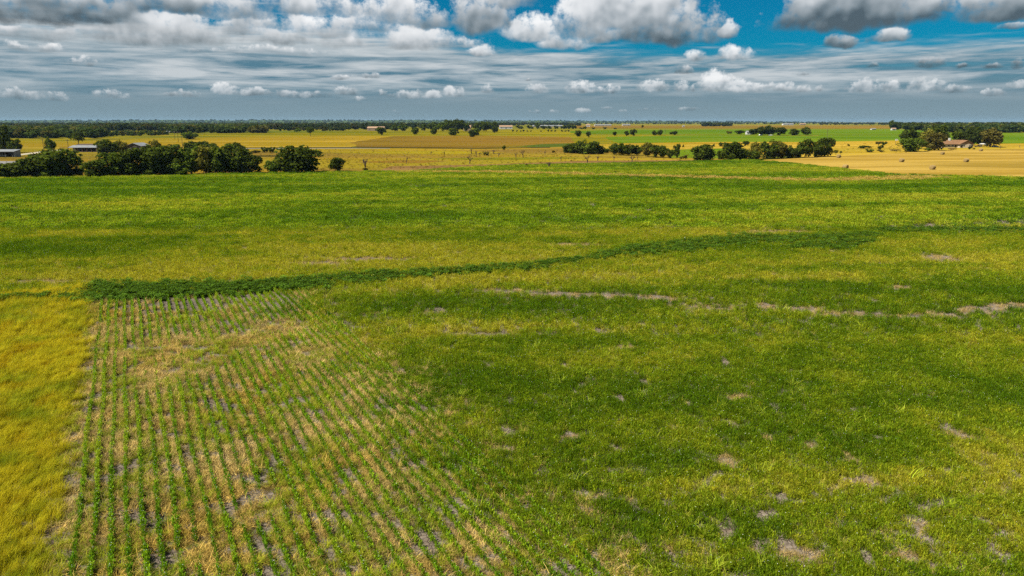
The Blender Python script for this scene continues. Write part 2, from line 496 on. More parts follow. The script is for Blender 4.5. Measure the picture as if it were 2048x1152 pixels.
# ------------------------------------------------------------------ object helpers
def mesh_obj(name, verts, faces, mat, parent=None, smooth=False):
    me = bpy.data.meshes.new(name)
    me.from_pydata([tuple(v) for v in verts], [], faces)
    me.materials.append(mat)
    if smooth:
        me.polygons.foreach_set('use_smooth', [True] * len(me.polygons))
    o = bpy.data.objects.new(name, me)
    COL.objects.link(o)
    if parent:
        o.parent = parent
    return o


def tag(o, label=None, cat=None, group=None, kind=None):
    if label: o['label'] = label
    if cat: o['category'] = cat
    if group: o['group'] = group
    if kind: o['kind'] = kind
    return o


def empty(name, loc, rz=0.0):
    e = bpy.data.objects.new(name, None)
    e.empty_display_size = .5
    e.location = loc
    e.rotation_euler = (0, 0, rz)
    COL.objects.link(e)
    return e


def box_vf(x0, x1, y0, y1, z0, z1):
    v = [(x0, y0, z0), (x1, y0, z0), (x1, y1, z0), (x0, y1, z0), (x0, y0, z1), (x1, y0, z1), (x1, y1, z1), (x0, y1, z1)]
    f = [(0, 3, 2, 1), (4, 5, 6, 7), (0, 1, 5, 4), (1, 2, 6, 5), (2, 3, 7, 6), (3, 0, 4, 7)]
    return v, f


def box(name, x0, x1, y0, y1, z0, z1, mat, parent):
    v, f = box_vf(x0, x1, y0, y1, z0, z1)
    return mesh_obj(name, v, f, mat, parent)


def tube(pts, radii, sides=6):
    """verts, faces of a tapered tube along pts"""
    V, Fc = [], []
    pts = [Vector(p) for p in pts]
    for i, p in enumerate(pts):
        d = (pts[min(i + 1, len(pts) - 1)] - pts[max(i - 1, 0)]).normalized()
        a = d.orthogonal().normalized(); b = d.cross(a)
        for k in range(sides):
            t = 2 * math.pi * k / sides
            V.append(p + (a * math.cos(t) + b * math.sin(t)) * radii[i])
    for i in range(len(pts) - 1):
        for k in range(sides):
            k2 = (k + 1) % sides
            Fc.append((i * sides + k, i * sides + k2, (i + 1) * sides + k2, (i + 1) * sides + k))
    n = len(V)
    Fc.append(tuple(range(sides - 1, -1, -1)))
    Fc.append(tuple(range(n - sides, n)))
    return V, Fc


def join_vf(parts):
    V, Fc = [], []
    for v, f in parts:
        o = len(V)
        V += list(v); Fc += [tuple(i + o for i in q) for q in f]
    return V, Fc


# ------------------------------------------------------------------ ground and fields
ys = [-400, 0, 100, 200, 300] + Y_LINES + [1200, 1600, 2500, 4000, 7000, 14000]
xs = [-16000, -6000, -2500, -1000, -400, 0, 400, 1000, 2500, 6000, 16000]
gv = [(x, y, Hs(y) - .06) for y in ys for x in xs]
nx = len(xs)
gf = [(j * nx + i, j * nx + i + 1, (j + 1) * nx + i + 1, (j + 1) * nx + i) for j in range(len(ys) - 1) for i in range(nx - 1)]
ground = tag(mesh_obj('ground', gv, gf, M['ground']), 'wide mixed farmland reaching to the horizon', kind='structure')


def sheet(name, pix, mat, off, label, jit=.5, step=14, world_pts=None):
    """a field: its corners as seen on the photograph, laid on the terrain, edges slightly uneven"""
    pts = [at(*p) for p in pix] if world_pts is None else [Vector((p[0], p[1], 0)) for p in world_pts]
    ring = []
    n = len(pts)
    rr = random.Random(name + str(pix))
    for i in range(n):
        a, b = pts[i], pts[(i + 1) % n]
        L = (b - a).length
        k = max(1, min(60, int(L / step)))
        for j in range(k):
            p = a.lerp(b, j / k)
            if j:
                nrm = Vector((-(b - a).y, (b - a).x, 0)).normalized()
                p = p + nrm * rr.uniform(-jit, jit)
            ring.append(p)
    bm = bmesh.new()
    vs = [bm.verts.new((p.x, p.y, 0)) for p in ring]
    f = bm.faces.new(vs)
    if f.normal.z < 0 or True:
        f.normal_update()
        if f.normal.z < 0:
            f.normal_flip()
    bmesh.ops.triangulate(bm, faces=bm.faces[:])
    for yl in Y_LINES:
        bmesh.ops.bisect_plane(bm, geom=bm.verts[:] + bm.edges[:] + bm.faces[:], plane_co=(0, yl, 0), plane_no=(0, 1, 0))
    for v in bm.verts:
        v.co.z = Hs(v.co.y) + off
    me = bpy.data.meshes.new(name)
    bm.to_mesh(me); bm.free()
    me.materials.append(mat)
    o = bpy.data.objects.new(name, me)
    COL.objects.link(o)
    return tag(o, label, kind='structure')


# back to front; each a little above the one behind
sheet('pasture', [(-60, 279), (200, 275), (420, 267), (700, 263), (1000, 260), (1180, 258), (1180, 276), (700, 273), (300, 272), (-60, 290)], M['olive'], .00,
      'olive yellow pasture strip in front of the far woods', 2)
sheet('wheat_field', [(-60, 285), (200, 281), (330, 276), (560, 272), (700, 271), (790, 273), (715, 292), (690, 296), (-60, 300)], M['gold'], .05,
      'ripe gold field across the left middle distance', 2)
sheet('fallow_field', [(790, 272), (960, 271), (1140, 274), (1150, 288), (1050, 292), (960, 296), (715, 294), (700, 285)], M['brown'], .06,
      'brown fallow field behind the yellow pasture', 2)
sheet('field', [(1150, 250.6), (1780, 251), (1780, 257), (1150, 257)], M['brown'], .02, 'thin brown field strip near the horizon on the right', 1)
sheet('field', [(1150, 249.0), (1660, 249.3), (1780, 250.4), (1780, 252), (1150, 252)], M['olive'], .01, 'thin olive field strip just under the horizon', 1)
sheet('field', [(1140, 262), (1240, 259.5), (1780, 258.5), (1900, 262), (1900, 272), (1180, 268), (1140, 266)], M['green'], .03,
      'long green field strip behind the farmstead trees', 1.5)
sheet('field', [(1780, 266), (2110, 266), (2110, 286), (1760, 290), (1620, 284), (1640, 270)], M['green'], .04, 'green field behind the brown roofed house', 1.5)
sheet('field', [(1130, 271), (1230, 269), (1560, 271), (1640, 275), (1620, 280), (1400, 286), (1120, 287)], M['olive'], .045, 'yellow pasture strip with lone round trees', 1.5)
sheet('field', [(1210, 274), (1420, 270), (1650, 272), (1800, 280), (1700, 284), (1420, 284), (1235, 286), (1222, 281)], M['green'], .07,
      'bright green field in the middle distance right of centre', 1.5)
sheet('pasture', [(1160, 289), (1420, 284), (1620, 284), (1800, 281), (1830, 290), (2110, 286), (2110, 300), (1640, 316), (1360, 300), (1200, 300), (1160, 296)],
      M['gold'], .08, 'gold strip of dry grass behind the right hand trees', 1.5)
sheet('field', [(1340, 300), (1480, 296), (1500, 305), (1480, 318), (1340, 316)], M['green'], .10, 'small green field between the dark trees', 1)
sheet('pasture', [(-60, 298), (690, 295), (960, 296), (1120, 291), (1200, 300), (1360, 302), (1560, 312), (1500, 322), (1000, 340), (700, 350), (-60, 362)],
      M['pasture'], .09, 'yellow dry pasture with bare shrubs in the middle', 1.0)
sheet('pasture', [(1030, 293.5), (1080, 288.5), (1150, 286.5), (1190, 289), (1150, 293), (1090, 295)], M['dgreen'], .115, 'dark green weedy hollow left of the thicket', 1.0)
sheet('pasture', [(640, 305), (760, 303.5), (900, 302), (1010, 305), (900, 308.5), (760, 307.5)], M['olive'], .115, 'olive streak across the middle of the yellow pasture', 1.0)
sheet('pasture', [(840, 318), (950, 315.5), (1120, 314), (1180, 317), (1000, 321)], M['olive'], .115, 'olive streak among the leafless shrubs', 1.0)
sheet('pasture', [(700, 325), (800, 320.5), (900, 322), (840, 327)], M['brown'], .115, 'brownish streak in the left part of the yellow pasture', 1.0)
sheet('ditch', [(480, 295.2), (700, 294.2), (960, 296.2), (1100, 294), (1100, 295.5), (960, 298), (700, 296), (480, 296.6)], M['ditch'], .12, 'dark weedy ditch line between the gold fields', .8)
sheet('ditch', [(500, 311.3), (560, 311), (625, 311.2), (625, 313.5), (500, 313.7)], M['ditch'], .12, 'short dark ditch among the bushes in the pasture', .5)
sheet('road', [(480, 296.9), (700, 296.3), (780, 296.8), (780, 297.4), (700, 297.2), (480, 297.8)], M['road'], .13, 'thin grey road along the dark ditch', .2)
sheet('earth', [(780, 333), (900, 331), (1010, 328), (1160, 322), (1300, 321), (1420, 320), (1400, 324), (1200, 328), (1000, 336), (760, 343)], M['earth'], .12,
      'strip of bare brown earth along the pasture edge', 1.0)
sheet('road', [(-60, 323.5), (36, 322.5), (60, 326), (36, 328), (-60, 329)], M['road'], .13, 'grey road at the left edge behind the bushes', .2)
sheet('driveway', [(35, 309), (60, 306), (95, 301), (128, 299.5), (130, 301.5), (100, 304), (62, 308.6), (35, 311.5)], M['drive'], .13, 'pale gravel driveway leading to the long barn', .3)
sheet('stubble_field', [(1490, 322), (1640, 314.5), (1830, 304.5), (1900, 300), (2110, 296.5), (2110, 364), (1830, 361), (1700, 345), (1600, 335)], M['stubble'], .11,
      'gold mown hay stubble field with round bales', .6)
EDGE = [(-120, 358.5), (0, 357.5), (170, 355.5), (300, 353), (510, 349), (640, 346.3), (760, 345), (840, 343), (900, 338.5), (1000, 333), (1100, 330.5), (1250, 327.5),
        (1400, 324), (1500, 321.5), (1600, 330), (1700, 341.5), (1820, 351.5), (1835, 356), (2048, 357.5), (2200, 358)]
crop_ring = [at(*p) for p in EDGE]
ring_w = [(p.x, p.y) for p in crop_ring] + [(300, 120), (140, 10), (-140, 10), (-300, 120)]
sheet('crop_field', EDGE, M['soil'], .16, 'grey cracked soil under the green crop', .5, 6, ring_w)
EDGE_X = np.array([p.x for p in crop_ring]); EDGE_Y_W = np.array([p.y for p in crop_ring])
o_ = np.argsort(EDGE_X)
EDGE_X, EDGE_Y_W = EDGE_X[o_], EDGE_Y_W[o_]
SOIL_Z = .16


# ------------------------------------------------------------------ plant prototypes (kept out of the scene, only instanced)
def proto_collection(name):
    return bpy.data.collections.new(name)


def proto(col, name, V, Fc, VC, mats, mat_idx=None):
    me = bpy.data.meshes.new(name)
    me.from_pydata([tuple(v) for v in V], [], Fc)
    for mm in mats:
        me.materials.append(mm)
    if mat_idx is not None:
        me.polygons.foreach_set('material_index', mat_idx)
    a = me.attributes.new('vc', 'FLOAT_COLOR', 'POINT')
    c = np.ones((len(V), 4), np.float32); c[:, :3] = np.array(VC, np.float32)
    a.data.foreach_set('color', c.ravel())
    o = bpy.data.objects.new(name, me)
    col.objects.link(o)
    return o


def blade(V, Fc, VC, base, azim, length, lean, width, col, segs=2, droop=.5):
    """one curved grass blade"""
    dx, dy = math.cos(azim), math.sin(azim)
    px, py = -dy, dx
    n0 = len(V)
    p = Vector(base); th = lean
    for s in range(segs + 1):
        w = width * (1 - s / segs) * .5 if s < segs else 0
        if s < segs:
            V.append((p.x + px * w, p.y + py * w, p.z)); V.append((p.x - px * w, p.y - py * w, p.z))
            VC.append(col); VC.append(col)
        else:
            V.append(tuple(p)); VC.append(col)
        st = length / segs
        p = p + Vector((dx * math.sin(th), dy * math.sin(th), math.cos(th))) * st
        th = min(th + droop, 2.4)
    for s in range(segs):
        a = n0 + 2 * s
        if s < segs - 1:
            Fc.append((a, a + 1, a + 3, a + 2))
        else:
            Fc.append((a, a + 1, a + 2))


def leaf(V, Fc, VC, c, azim, pitch, L, W, col):
    """one lance-shaped leaf: a folded kite"""
    d = Vector((math.cos(azim) * math.cos(pitch), math.sin(azim) * math.cos(pitch), math.sin(pitch)))
    s = Vector((-math.sin(azim), math.cos(azim), 0))
    c = Vector(c); n0 = len(V)
    V += [tuple(c), tuple(c + d * L * .5 + s * W * .5), tuple(c + d * L), tuple(c + d * L * .5 - s * W * .5)]
    VC += [col] * 4
    Fc.append((n0, n0 + 1, n0 + 2, n0 + 3))


def jcol(r, v=.25, warm=.0):
    k = 1 + r.uniform(-v, v) * 1.5
    return (k * (1 + r.uniform(0, warm)), k, k * (1 - r.uniform(0, warm)))


PC = {}


def build_protos():
    r = random.Random(3)
    for key, nn, stems, leaves, big in (('rowplant', 6, 2, 9, 1.1), ('rowfar', 5, 2, 5, 1.5)):
        c = PC[key] = proto_collection(key)
        for i in range(nn):
            V, Fc, VC = [], [], []
            for s in range(stems):
                bx, by = r.gauss(0, .045), r.gauss(0, .045)
                h = r.uniform(.38, .56)
                lx, ly = r.gauss(0, .05), r.gauss(0, .05)
                for k in range(leaves):
                    z = h * (.10 + .85 * k / leaves); t = z / h
                    leaf(V, Fc, VC, (bx + lx * t, by + ly * t, z), r.uniform(0, 6.28), r.uniform(.5, 1.25), big * r.uniform(.10, .15), big * r.uniform(.035, .055), jcol(r, .35, .15))
            if i == 0:
                leaf(V, Fc, VC, (.03, .02, .54), r.uniform(0, 6.28), .3, .032, .032, (3, 3, 3))
            proto(c, '%s_%d' % (key, i), V, Fc, VC, [M['plant']])
    # green clump of broadcast crop (wider, with blades between)
    c = PC['cover'] = proto_collection('cover_protos')
    for i in range(6):
        V, Fc, VC = [], [], []
        for s in range(13):
            bx, by = r.gauss(0, .16), r.gauss(0, .16)
            h = r.uniform(.20, .50)
            cs = jcol(r, .30, .25)
            for k in range(7):
                z = h * (.1 + .8 * k / 7)
                cl = jcol(r, .25, .1)
                leaf(V, Fc, VC, (bx + r.gauss(0, .015), by + r.gauss(0, .015), z), r.uniform(0, 6.28), r.uniform(.65, 1.35), r.uniform(.09, .16), r.uniform(.020, .034), tuple(p * q for p, q in zip(cs, cl)))
        for s in range(12):
            blade(V, Fc, VC, (r.gauss(0, .15), r.gauss(0, .15), 0), r.uniform(0, 6.28), r.uniform(.25, .5), r.uniform(.05, .5), .022, jcol(r, .3, .3), 2, .5)
        MI = [0] * len(Fc)
        if i == 0:
            for k in range(1):
                leaf(V, Fc, VC, (r.gauss(0, .15), r.gauss(0, .15), r.uniform(.36, .48)), r.uniform(0, 6.28), .3, .028, .028, (1, 1, 1)); MI.append(1)
        proto(c, 'cover_clump_%d' % i, V, Fc, VC, [M['plant'], M['flower']], MI)
    # tall windswept grass of the yellow strip; leans the same way
    c = PC['tall'] = proto_collection('tall_protos')
    for i in range(5):
        V, Fc, VC = [], [], []
        for s in range(46):
            blade(V, Fc, VC, (r.gauss(0, .16), r.gauss(0, .16), 0), r.gauss(.2, .9), r.uniform(.45, .95), r.uniform(.05, .4), r.uniform(.016, .028), jcol(r, .35, .22), 3, r.uniform(.2, .55))
        proto(c, 'tall_grass_%d' % i, V, Fc, VC, [M['stalk']])
    # weed clump, arching light green blades
    c = PC['weed'] = proto_collection('weed_protos')
    for i in range(5):
        V, Fc, VC = [], [], []
        for s in range(34):
            blade(V, Fc, VC, (r.gauss(0, .10), r.gauss(0, .10), 0), r.uniform(0, 6.28), r.uniform(.25, .6), r.uniform(.1, .8), r.uniform(.014, .026), jcol(r, .35, .25), 3, r.uniform(.3, .7))
        proto(c, 'weed_%d' % i, V, Fc, VC, [M['stalk']])
    # dry flattened grass
    c = PC['dry'] = proto_collection('dry_protos')
    for i in range(5):
        V, Fc, VC = [], [], []
        for s in range(46):
            blade(V, Fc, VC, (r.gauss(0, .16), r.gauss(0, .16), r.uniform(0, .06)), r.uniform(0, 6.28), r.uniform(.2, .48), r.uniform(.6, 1.5), r.uniform(.012, .024), jcol(r, .4, .15), 2, r.uniform(.1, .6))
        proto(c, 'dry_tuft_%d' % i, V, Fc, VC, [M['stalk']])
    # dark broad-leaved crop
    c = PC['leafy'] = proto_collection('leafy_protos')
    for i in range(5):
        V, Fc, VC = [], [], []
        for s in range(85):
            a, rr_, z = r.uniform(0, 6.28), .34 * math.sqrt(r.random()), r.uniform(.1, .62)
            rr_ *= 1.1 - .5 * (z / .62)
            leaf(V, Fc, VC, (math.cos(a) * rr_, math.sin(a) * rr_, z), a + r.gauss(0, .8), r.uniform(-.3, .7), r.uniform(.10, .2), r.uniform(.07, .13), jcol(r, .4, .1))
        proto(c, 'leafy_plant_%d' % i, V, Fc, VC, [M['plant']])
    # wide low patch for the far part of the field
    c = PC['patch'] = proto_collection('patch_protos')
    for i in range(6):
        V, Fc, VC = [], [], []
        for s in range(150):
            a, rr_ = r.uniform(0, 6.28), .85 * math.sqrt(r.random())
            x, y = math.cos(a) * rr_, math.sin(a) * rr_
            h = r.uniform(.08, .42) * (1.15 - .5 * rr_)
            leaf(V, Fc, VC, (x, y, h), r.uniform(0, 6.28), r.uniform(.0, 1.2), r.uniform(.16, .34), r.uniform(.05, .10), jcol(r, .35, .2))
        proto(c, 'crop_patch_%d' % i, V, Fc, VC, [M['plant']])


build_protos()


def make_scatter_group(key):
    g = bpy.data.node_groups.new('scatter_' + key, 'GeometryNodeTree')
    g.interface.new_socket('Geometry', in_out='INPUT', socket_type='NodeSocketGeometry')
    g.interface.new_socket('Geometry', in_out='OUTPUT', socket_type='NodeSocketGeometry')
    t = NT(g)
    i = t.n('NodeGroupInput'); o = t.n('NodeGroupOutput')
    ci = g.nodes.new('GeometryNodeCollectionInfo')
    ci.inputs['Collection'].default_value = PC[key]
    ci.inputs['Separate Children'].default_value = True
    ci.inputs['Reset Children'].default_value = True

    def attr(nm, typ):
        a = g.nodes.new('GeometryNodeInputNamedAttribute'); a.data_type = typ
        a.inputs['Name'].default_value = nm
        return a.outputs['Attribute']
    ip = g.nodes.new('GeometryNodeInstanceOnPoints')
    ip.inputs['Pick Instance'].default_value = True
    L = g.links.new
    L(i.outputs[0], ip.inputs['Points']); L(ci.outputs[0], ip.inputs['Instance'])
    L(attr('pidx', 'INT'), ip.inputs['Instance Index'])
    L(attr('rot', 'FLOAT_VECTOR'), ip.inputs['Rotation'])
    L(attr('scl', 'FLOAT_VECTOR'), ip.inputs['Scale'])
    L(ip.outputs[0], o.inputs[0])
    return g


GN = {}


def scatter(name, key, P, tint, scl, rotz, label, cat=None, group=None, kind='stuff', tilt=.12, rg=None):
    rg = rg or rng
    n = len(P)
    if n == 0:
        return None
    me = bpy.data.meshes.new(name)
    me.vertices.add(n)
    me.vertices.foreach_set('co', np.asarray(P, np.float32).ravel())
    npro = len(PC[key].objects)
    a = me.attributes.new('pidx', 'INT', 'POINT'); a.data.foreach_set('value', rg.integers(0, npro, n).astype(np.int32))
    rot = np.zeros((n, 3), np.float32)
    rot[:, :2] = rg.normal(0, tilt, (n, 2)); rot[:, 2] = rotz
    a = me.attributes.new('rot', 'FLOAT_VECTOR', 'POINT'); a.data.foreach_set('vector', rot.ravel())
    scl = np.asarray(scl, np.float32)
    if scl.ndim == 1:
        scl = np.repeat(scl[:, None], 3, 1)
    a = me.attributes.new('scl', 'FLOAT_VECTOR', 'POINT'); a.data.foreach_set('vector', scl.astype(np.float32).ravel())
    c = np.ones((n, 4), np.float32); c[:, :3] = tint
    a = me.attributes.new('tint', 'FLOAT_COLOR', 'POINT'); a.data.foreach_set('color', c.ravel())
    o = bpy.data.objects.new(name, me)
    COL.objects.link(o)
    if key not in GN:
        GN[key] = make_scatter_group(key)
    md = o.modifiers.new('plants', 'NODES'); md.node_group = GN[key]
    return tag(o, label, cat, group, kind)


# ------------------------------------------------------------------ layout of the near field, in metres on the ground
ROW_AZ = math.atan2(243 - 1024, F * math.cos(PITCH) + (576 - EYE_Y) * math.sin(PITCH))     # heading of the drilled rows
RD = np.array([math.sin(ROW_AZ), math.cos(ROW_AZ)])
RN = np.array([math.cos(ROW_AZ), -math.sin(ROW_AZ)])
p0 = at(152, 1120)
V0 = p0.x * RN[0] + p0.y * RN[1]
ROW_S = 0.72


def uv(x, y):
    return x * RD[0] + y * RD[1], x * RN[0] + y * RN[1]


def band(x, y, spec):
    """how deep a point lies inside a strip; spec = (photo x, top y, bottom y) along it. >0 inside, in units of half width"""
    C, Wd = [], []
    for (px, t, b) in spec:
        a, c = at(px, t), at(px, b)
        C.append(((a.x + c.x) / 2, (a.y + c.y) / 2)); Wd.append(max((a - c).length / 2, .05))
    best = np.full(x.shape, -9.0)
    for i in range(len(C) - 1):
        (ax, ay), (bx, by) = C[i], C[i + 1]
        dx, dy = bx - ax, by - ay
        L2 = dx * dx + dy * dy
        t = np.clip(((x - ax) * dx + (y - ay) * dy) / L2, 0, 1)
        d = np.hypot(x - ax - t * dx, y - ay - t * dy)
        w = Wd[i] * (1 - t) + Wd[i + 1] * t
        best = np.maximum(best, 1 - d / w)
    return best


def blobs(x, y, spec):
    best = np.full(x.shape, -9.0)
    for (px, py, rx, ry) in spec:
        if spec is BARE and py > 850:
            rx, ry = rx * .75, ry * .75
        if spec is BARE and 560 < py < 650:
            ry = ry * .72
        c = at(px, py); rxw = (at(px + rx, py) - c).length
        ryw = (at(px, py - ry) - at(px, py + ry)).length / 2
        q = ((x - c.x) / rxw) ** 2 + ((y - c.y) / ryw) ** 2
        best = np.maximum(best, 1 - np.sqrt(q))
    return best


LEAFY = [[(-60, 598, 609), (100, 596, 606), (205, 594, 605)],
         [(205, 571, 606), (300, 571, 603), (420, 569, 598), (520, 566, 590), (640, 561, 583)],
         [(640, 557, 577), (760, 548, 571), (850, 545, 560), (900, 544, 557)],
         [(925, 540, 554), (1000, 535, 550), (1075, 533, 546)],
         [(1150, 522, 530), (1230, 505, 520), (1310, 494, 513), (1400, 484, 504), (1500, 474, 493), (1560, 474, 489)],
         [(1580, 476, 485), (1660, 474, 484), (1730, 470, 480)],
         [(1790, 455, 470), (1860, 449, 469), (1950, 446, 471), (2060, 441, 476), (2160, 440, 476)]]
TRACK = [(800, 344.5, 347), (1000, 345, 349), (1250, 351.5, 355.5), (1450, 357, 361.5), (1640, 361, 366), (1780, 357, 363), (1850, 354, 359)]
LEAFY2 = [[(980, 340.5, 343.5), (1250, 345, 349), (1420, 350, 354)], [(1060, 531, 541), (1150, 522, 531)], [(1580, 497, 503), (1660, 488, 503), (1730, 482, 492)], [(830, 371, 377), (960, 371, 377)], [(1100, 365, 369), (1200, 366, 369)]]
BARE = [(1100, 592, 150, 3), (1280, 600, 120, 3), (1450, 616, 130, 3), (1620, 627, 140, 3), (1780, 636, 130, 3), (1920, 632, 110, 4), (2020, 620, 90, 5), (1020, 588, 75, 9), (1130, 594, 90, 8), (1230, 596, 80, 6), (1330, 603, 60, 7), (1420, 622, 70, 7), (1530, 618, 50, 12), (1600, 622, 60, 7),
        (1690, 634, 80, 7), (1790, 640, 60, 5), (1880, 636, 60, 9), (1960, 626, 60, 10), (2030, 618, 60, 10), (2120, 612, 60, 10),
        (740, 522, 110, 5), (640, 530, 60, 4), (1150, 493, 60, 4), (1560, 466, 70, 3), (1480, 470, 50, 2), (100, 567, 130, 5), (205, 575, 16, 12),
        (1450, 930, 32, 22), (1530, 886, 22, 11), (1622, 898, 18, 10), (1740, 972, 40, 18), (1690, 968, 25, 10), (1585, 1122, 62, 22), (1800, 1118, 55, 14), (1180, 1000, 45, 16),
        (1700, 925, 16, 20), (1840, 1060, 28, 12), (1260, 1010, 30, 8), (1760, 1072, 20, 10), (1515, 1110, 20, 12), (1670, 505, 18, 4), (1790, 580, 30, 6), (1480, 800, 40, 7),
        (1880, 520, 50, 8), (1140, 880, 40, 8), (1010, 905, 30, 10), (1930, 880, 40, 12), (870, 630, 40, 5), (960, 675, 60, 5), (1240, 700, 50, 4)]
YELLOW = [(1900, 500, 130, 40), (1980, 520, 60, 14), (1700, 440, 500, 28), (620, 478, 260, 14), (300, 560, 300, 18), (760, 500, 330, 12), (1400, 465, 420, 20), (620, 640, 140, 40), (700, 700, 130, 40),
          (1000, 660, 120, 12), (1150, 740, 200, 30), (1620, 560, 260, 14), (1380, 580, 180, 10), (1950, 720, 110, 60), (1960, 930, 80, 40), (2010, 1060, 70, 60),
          (1150, 560, 300, 12), (880, 575, 120, 14), (900, 850, 160, 60), (1750, 780, 300, 30), (1300, 850, 200, 30), (200, 470, 160, 10), (1480, 385, 300, 5), (1250, 348, 350, 5), (1850, 420, 220, 10)]
DARKG = [(1750, 720, 330, 30), (1500, 780, 220, 24), (1900, 800, 200, 24), (1420, 1060, 260, 50), (1750, 910, 170, 40), (1000, 760, 200, 26), (1300, 940, 220, 40), (300, 440, 380, 8), (100, 510, 240, 12),
         (600, 425, 300, 8), (1300, 415, 330, 6), (1050, 395, 320, 7), (1650, 535, 330, 16), (1100, 630, 260, 14), (1850, 1010, 200, 30), (700, 605, 260, 8), (1480, 530, 190, 10), (800, 375, 900, 8),
         (1980, 590, 120, 10), (1200, 975, 140, 18), (1450, 650, 500, 12), (1200, 360, 330, 4)]


def frustum(n, y0, y1, margin=7.0):
    """n random points of the ground the camera sees between two distances (a little beyond the frame)"""
    hw = lambda y: .75 * (y * math.cos(PITCH) + CAM_H * math.sin(PITCH)) + margin
    y = np.sqrt(rng.uniform(y0 ** 2, y1 ** 2, n * 1)) if y0 > 0 else rng.uniform(y0, y1, n)
    x = rng.uniform(-1, 1, n) * hw(y)
    return x, y


def lerp3(a, b, t):
    a, b = np.asarray(a), np.asarray(b)
    return a + (b - a) * np.asarray(t)[:, None]


G_DEEP, G_MID, G_YEL = (.072, .156, .007), (.162, .256, .012), (.290, .332, .026)
C_TAN, C_GOLD, C_WEED, C_LEAF = (.44, .355, .140), (.335, .325, .016), (.25, .31, .024), (.058, .118, .012)


def health(x, y):
    """0 deep green .. 1 yellow; the mottling and the bands across the slope"""
    n1 = fbm(x * .022 + y * .012, y * .11 - x * .012, 11, 4)
    n2 = fbm(x * .35, y * .35, 21, 3)
    n3 = fbm(x * .007, y * .060 - x * .006, 31, 3)
    hh = .51 + 1.35 * (n1 - .5) + .9 * (n2 - .5) + 1.3 * (n3 - .5) + rng.normal(0, 1, x.shape) * np.where(y > 115, .11, .18)
    hh += .34 * np.clip(blobs(x, y, YELLOW) * 1.6 + .25 * (n2 - .5), 0, 1)
    hh -= .27 * np.clip(blobs(x, y, DARKG) * 1.6 + .25 * (n2 - .5), 0, 1)
    far = sstep(125, 210, y)
    hh -= .16 * far
    return np.clip(hh, 0, 1)


def green(hh):
    t = np.clip(hh, 0, 1)
    return np.where((t < .5)[:, None], lerp3(G_DEEP, G_MID, t * 2), lerp3(G_MID, G_YEL, t * 2 - 1))


acc_pts = {k: [] for k in ('cover', 'tall', 'weed', 'dry', 'leafy', 'patch', 'edge')}
N_ROWS = 30


def put(kind, x, y, tint, s, zs=None):
    if len(x):
        s3 = np.stack([s, s, s if zs is None else zs], 1)
        acc_pts[kind].append((x, y, tint, s3))


U_TOP = [uv(at(px, py).x, at(px, py).y)[0] for px, py in ((215, 600), (640, 578))]
V_TOP = [uv(at(px, py).x, at(px, py).y)[1] for px, py in ((215, 600), (640, 578))]


def row_end(v):
    return np.interp(v, V_TOP, U_TOP)


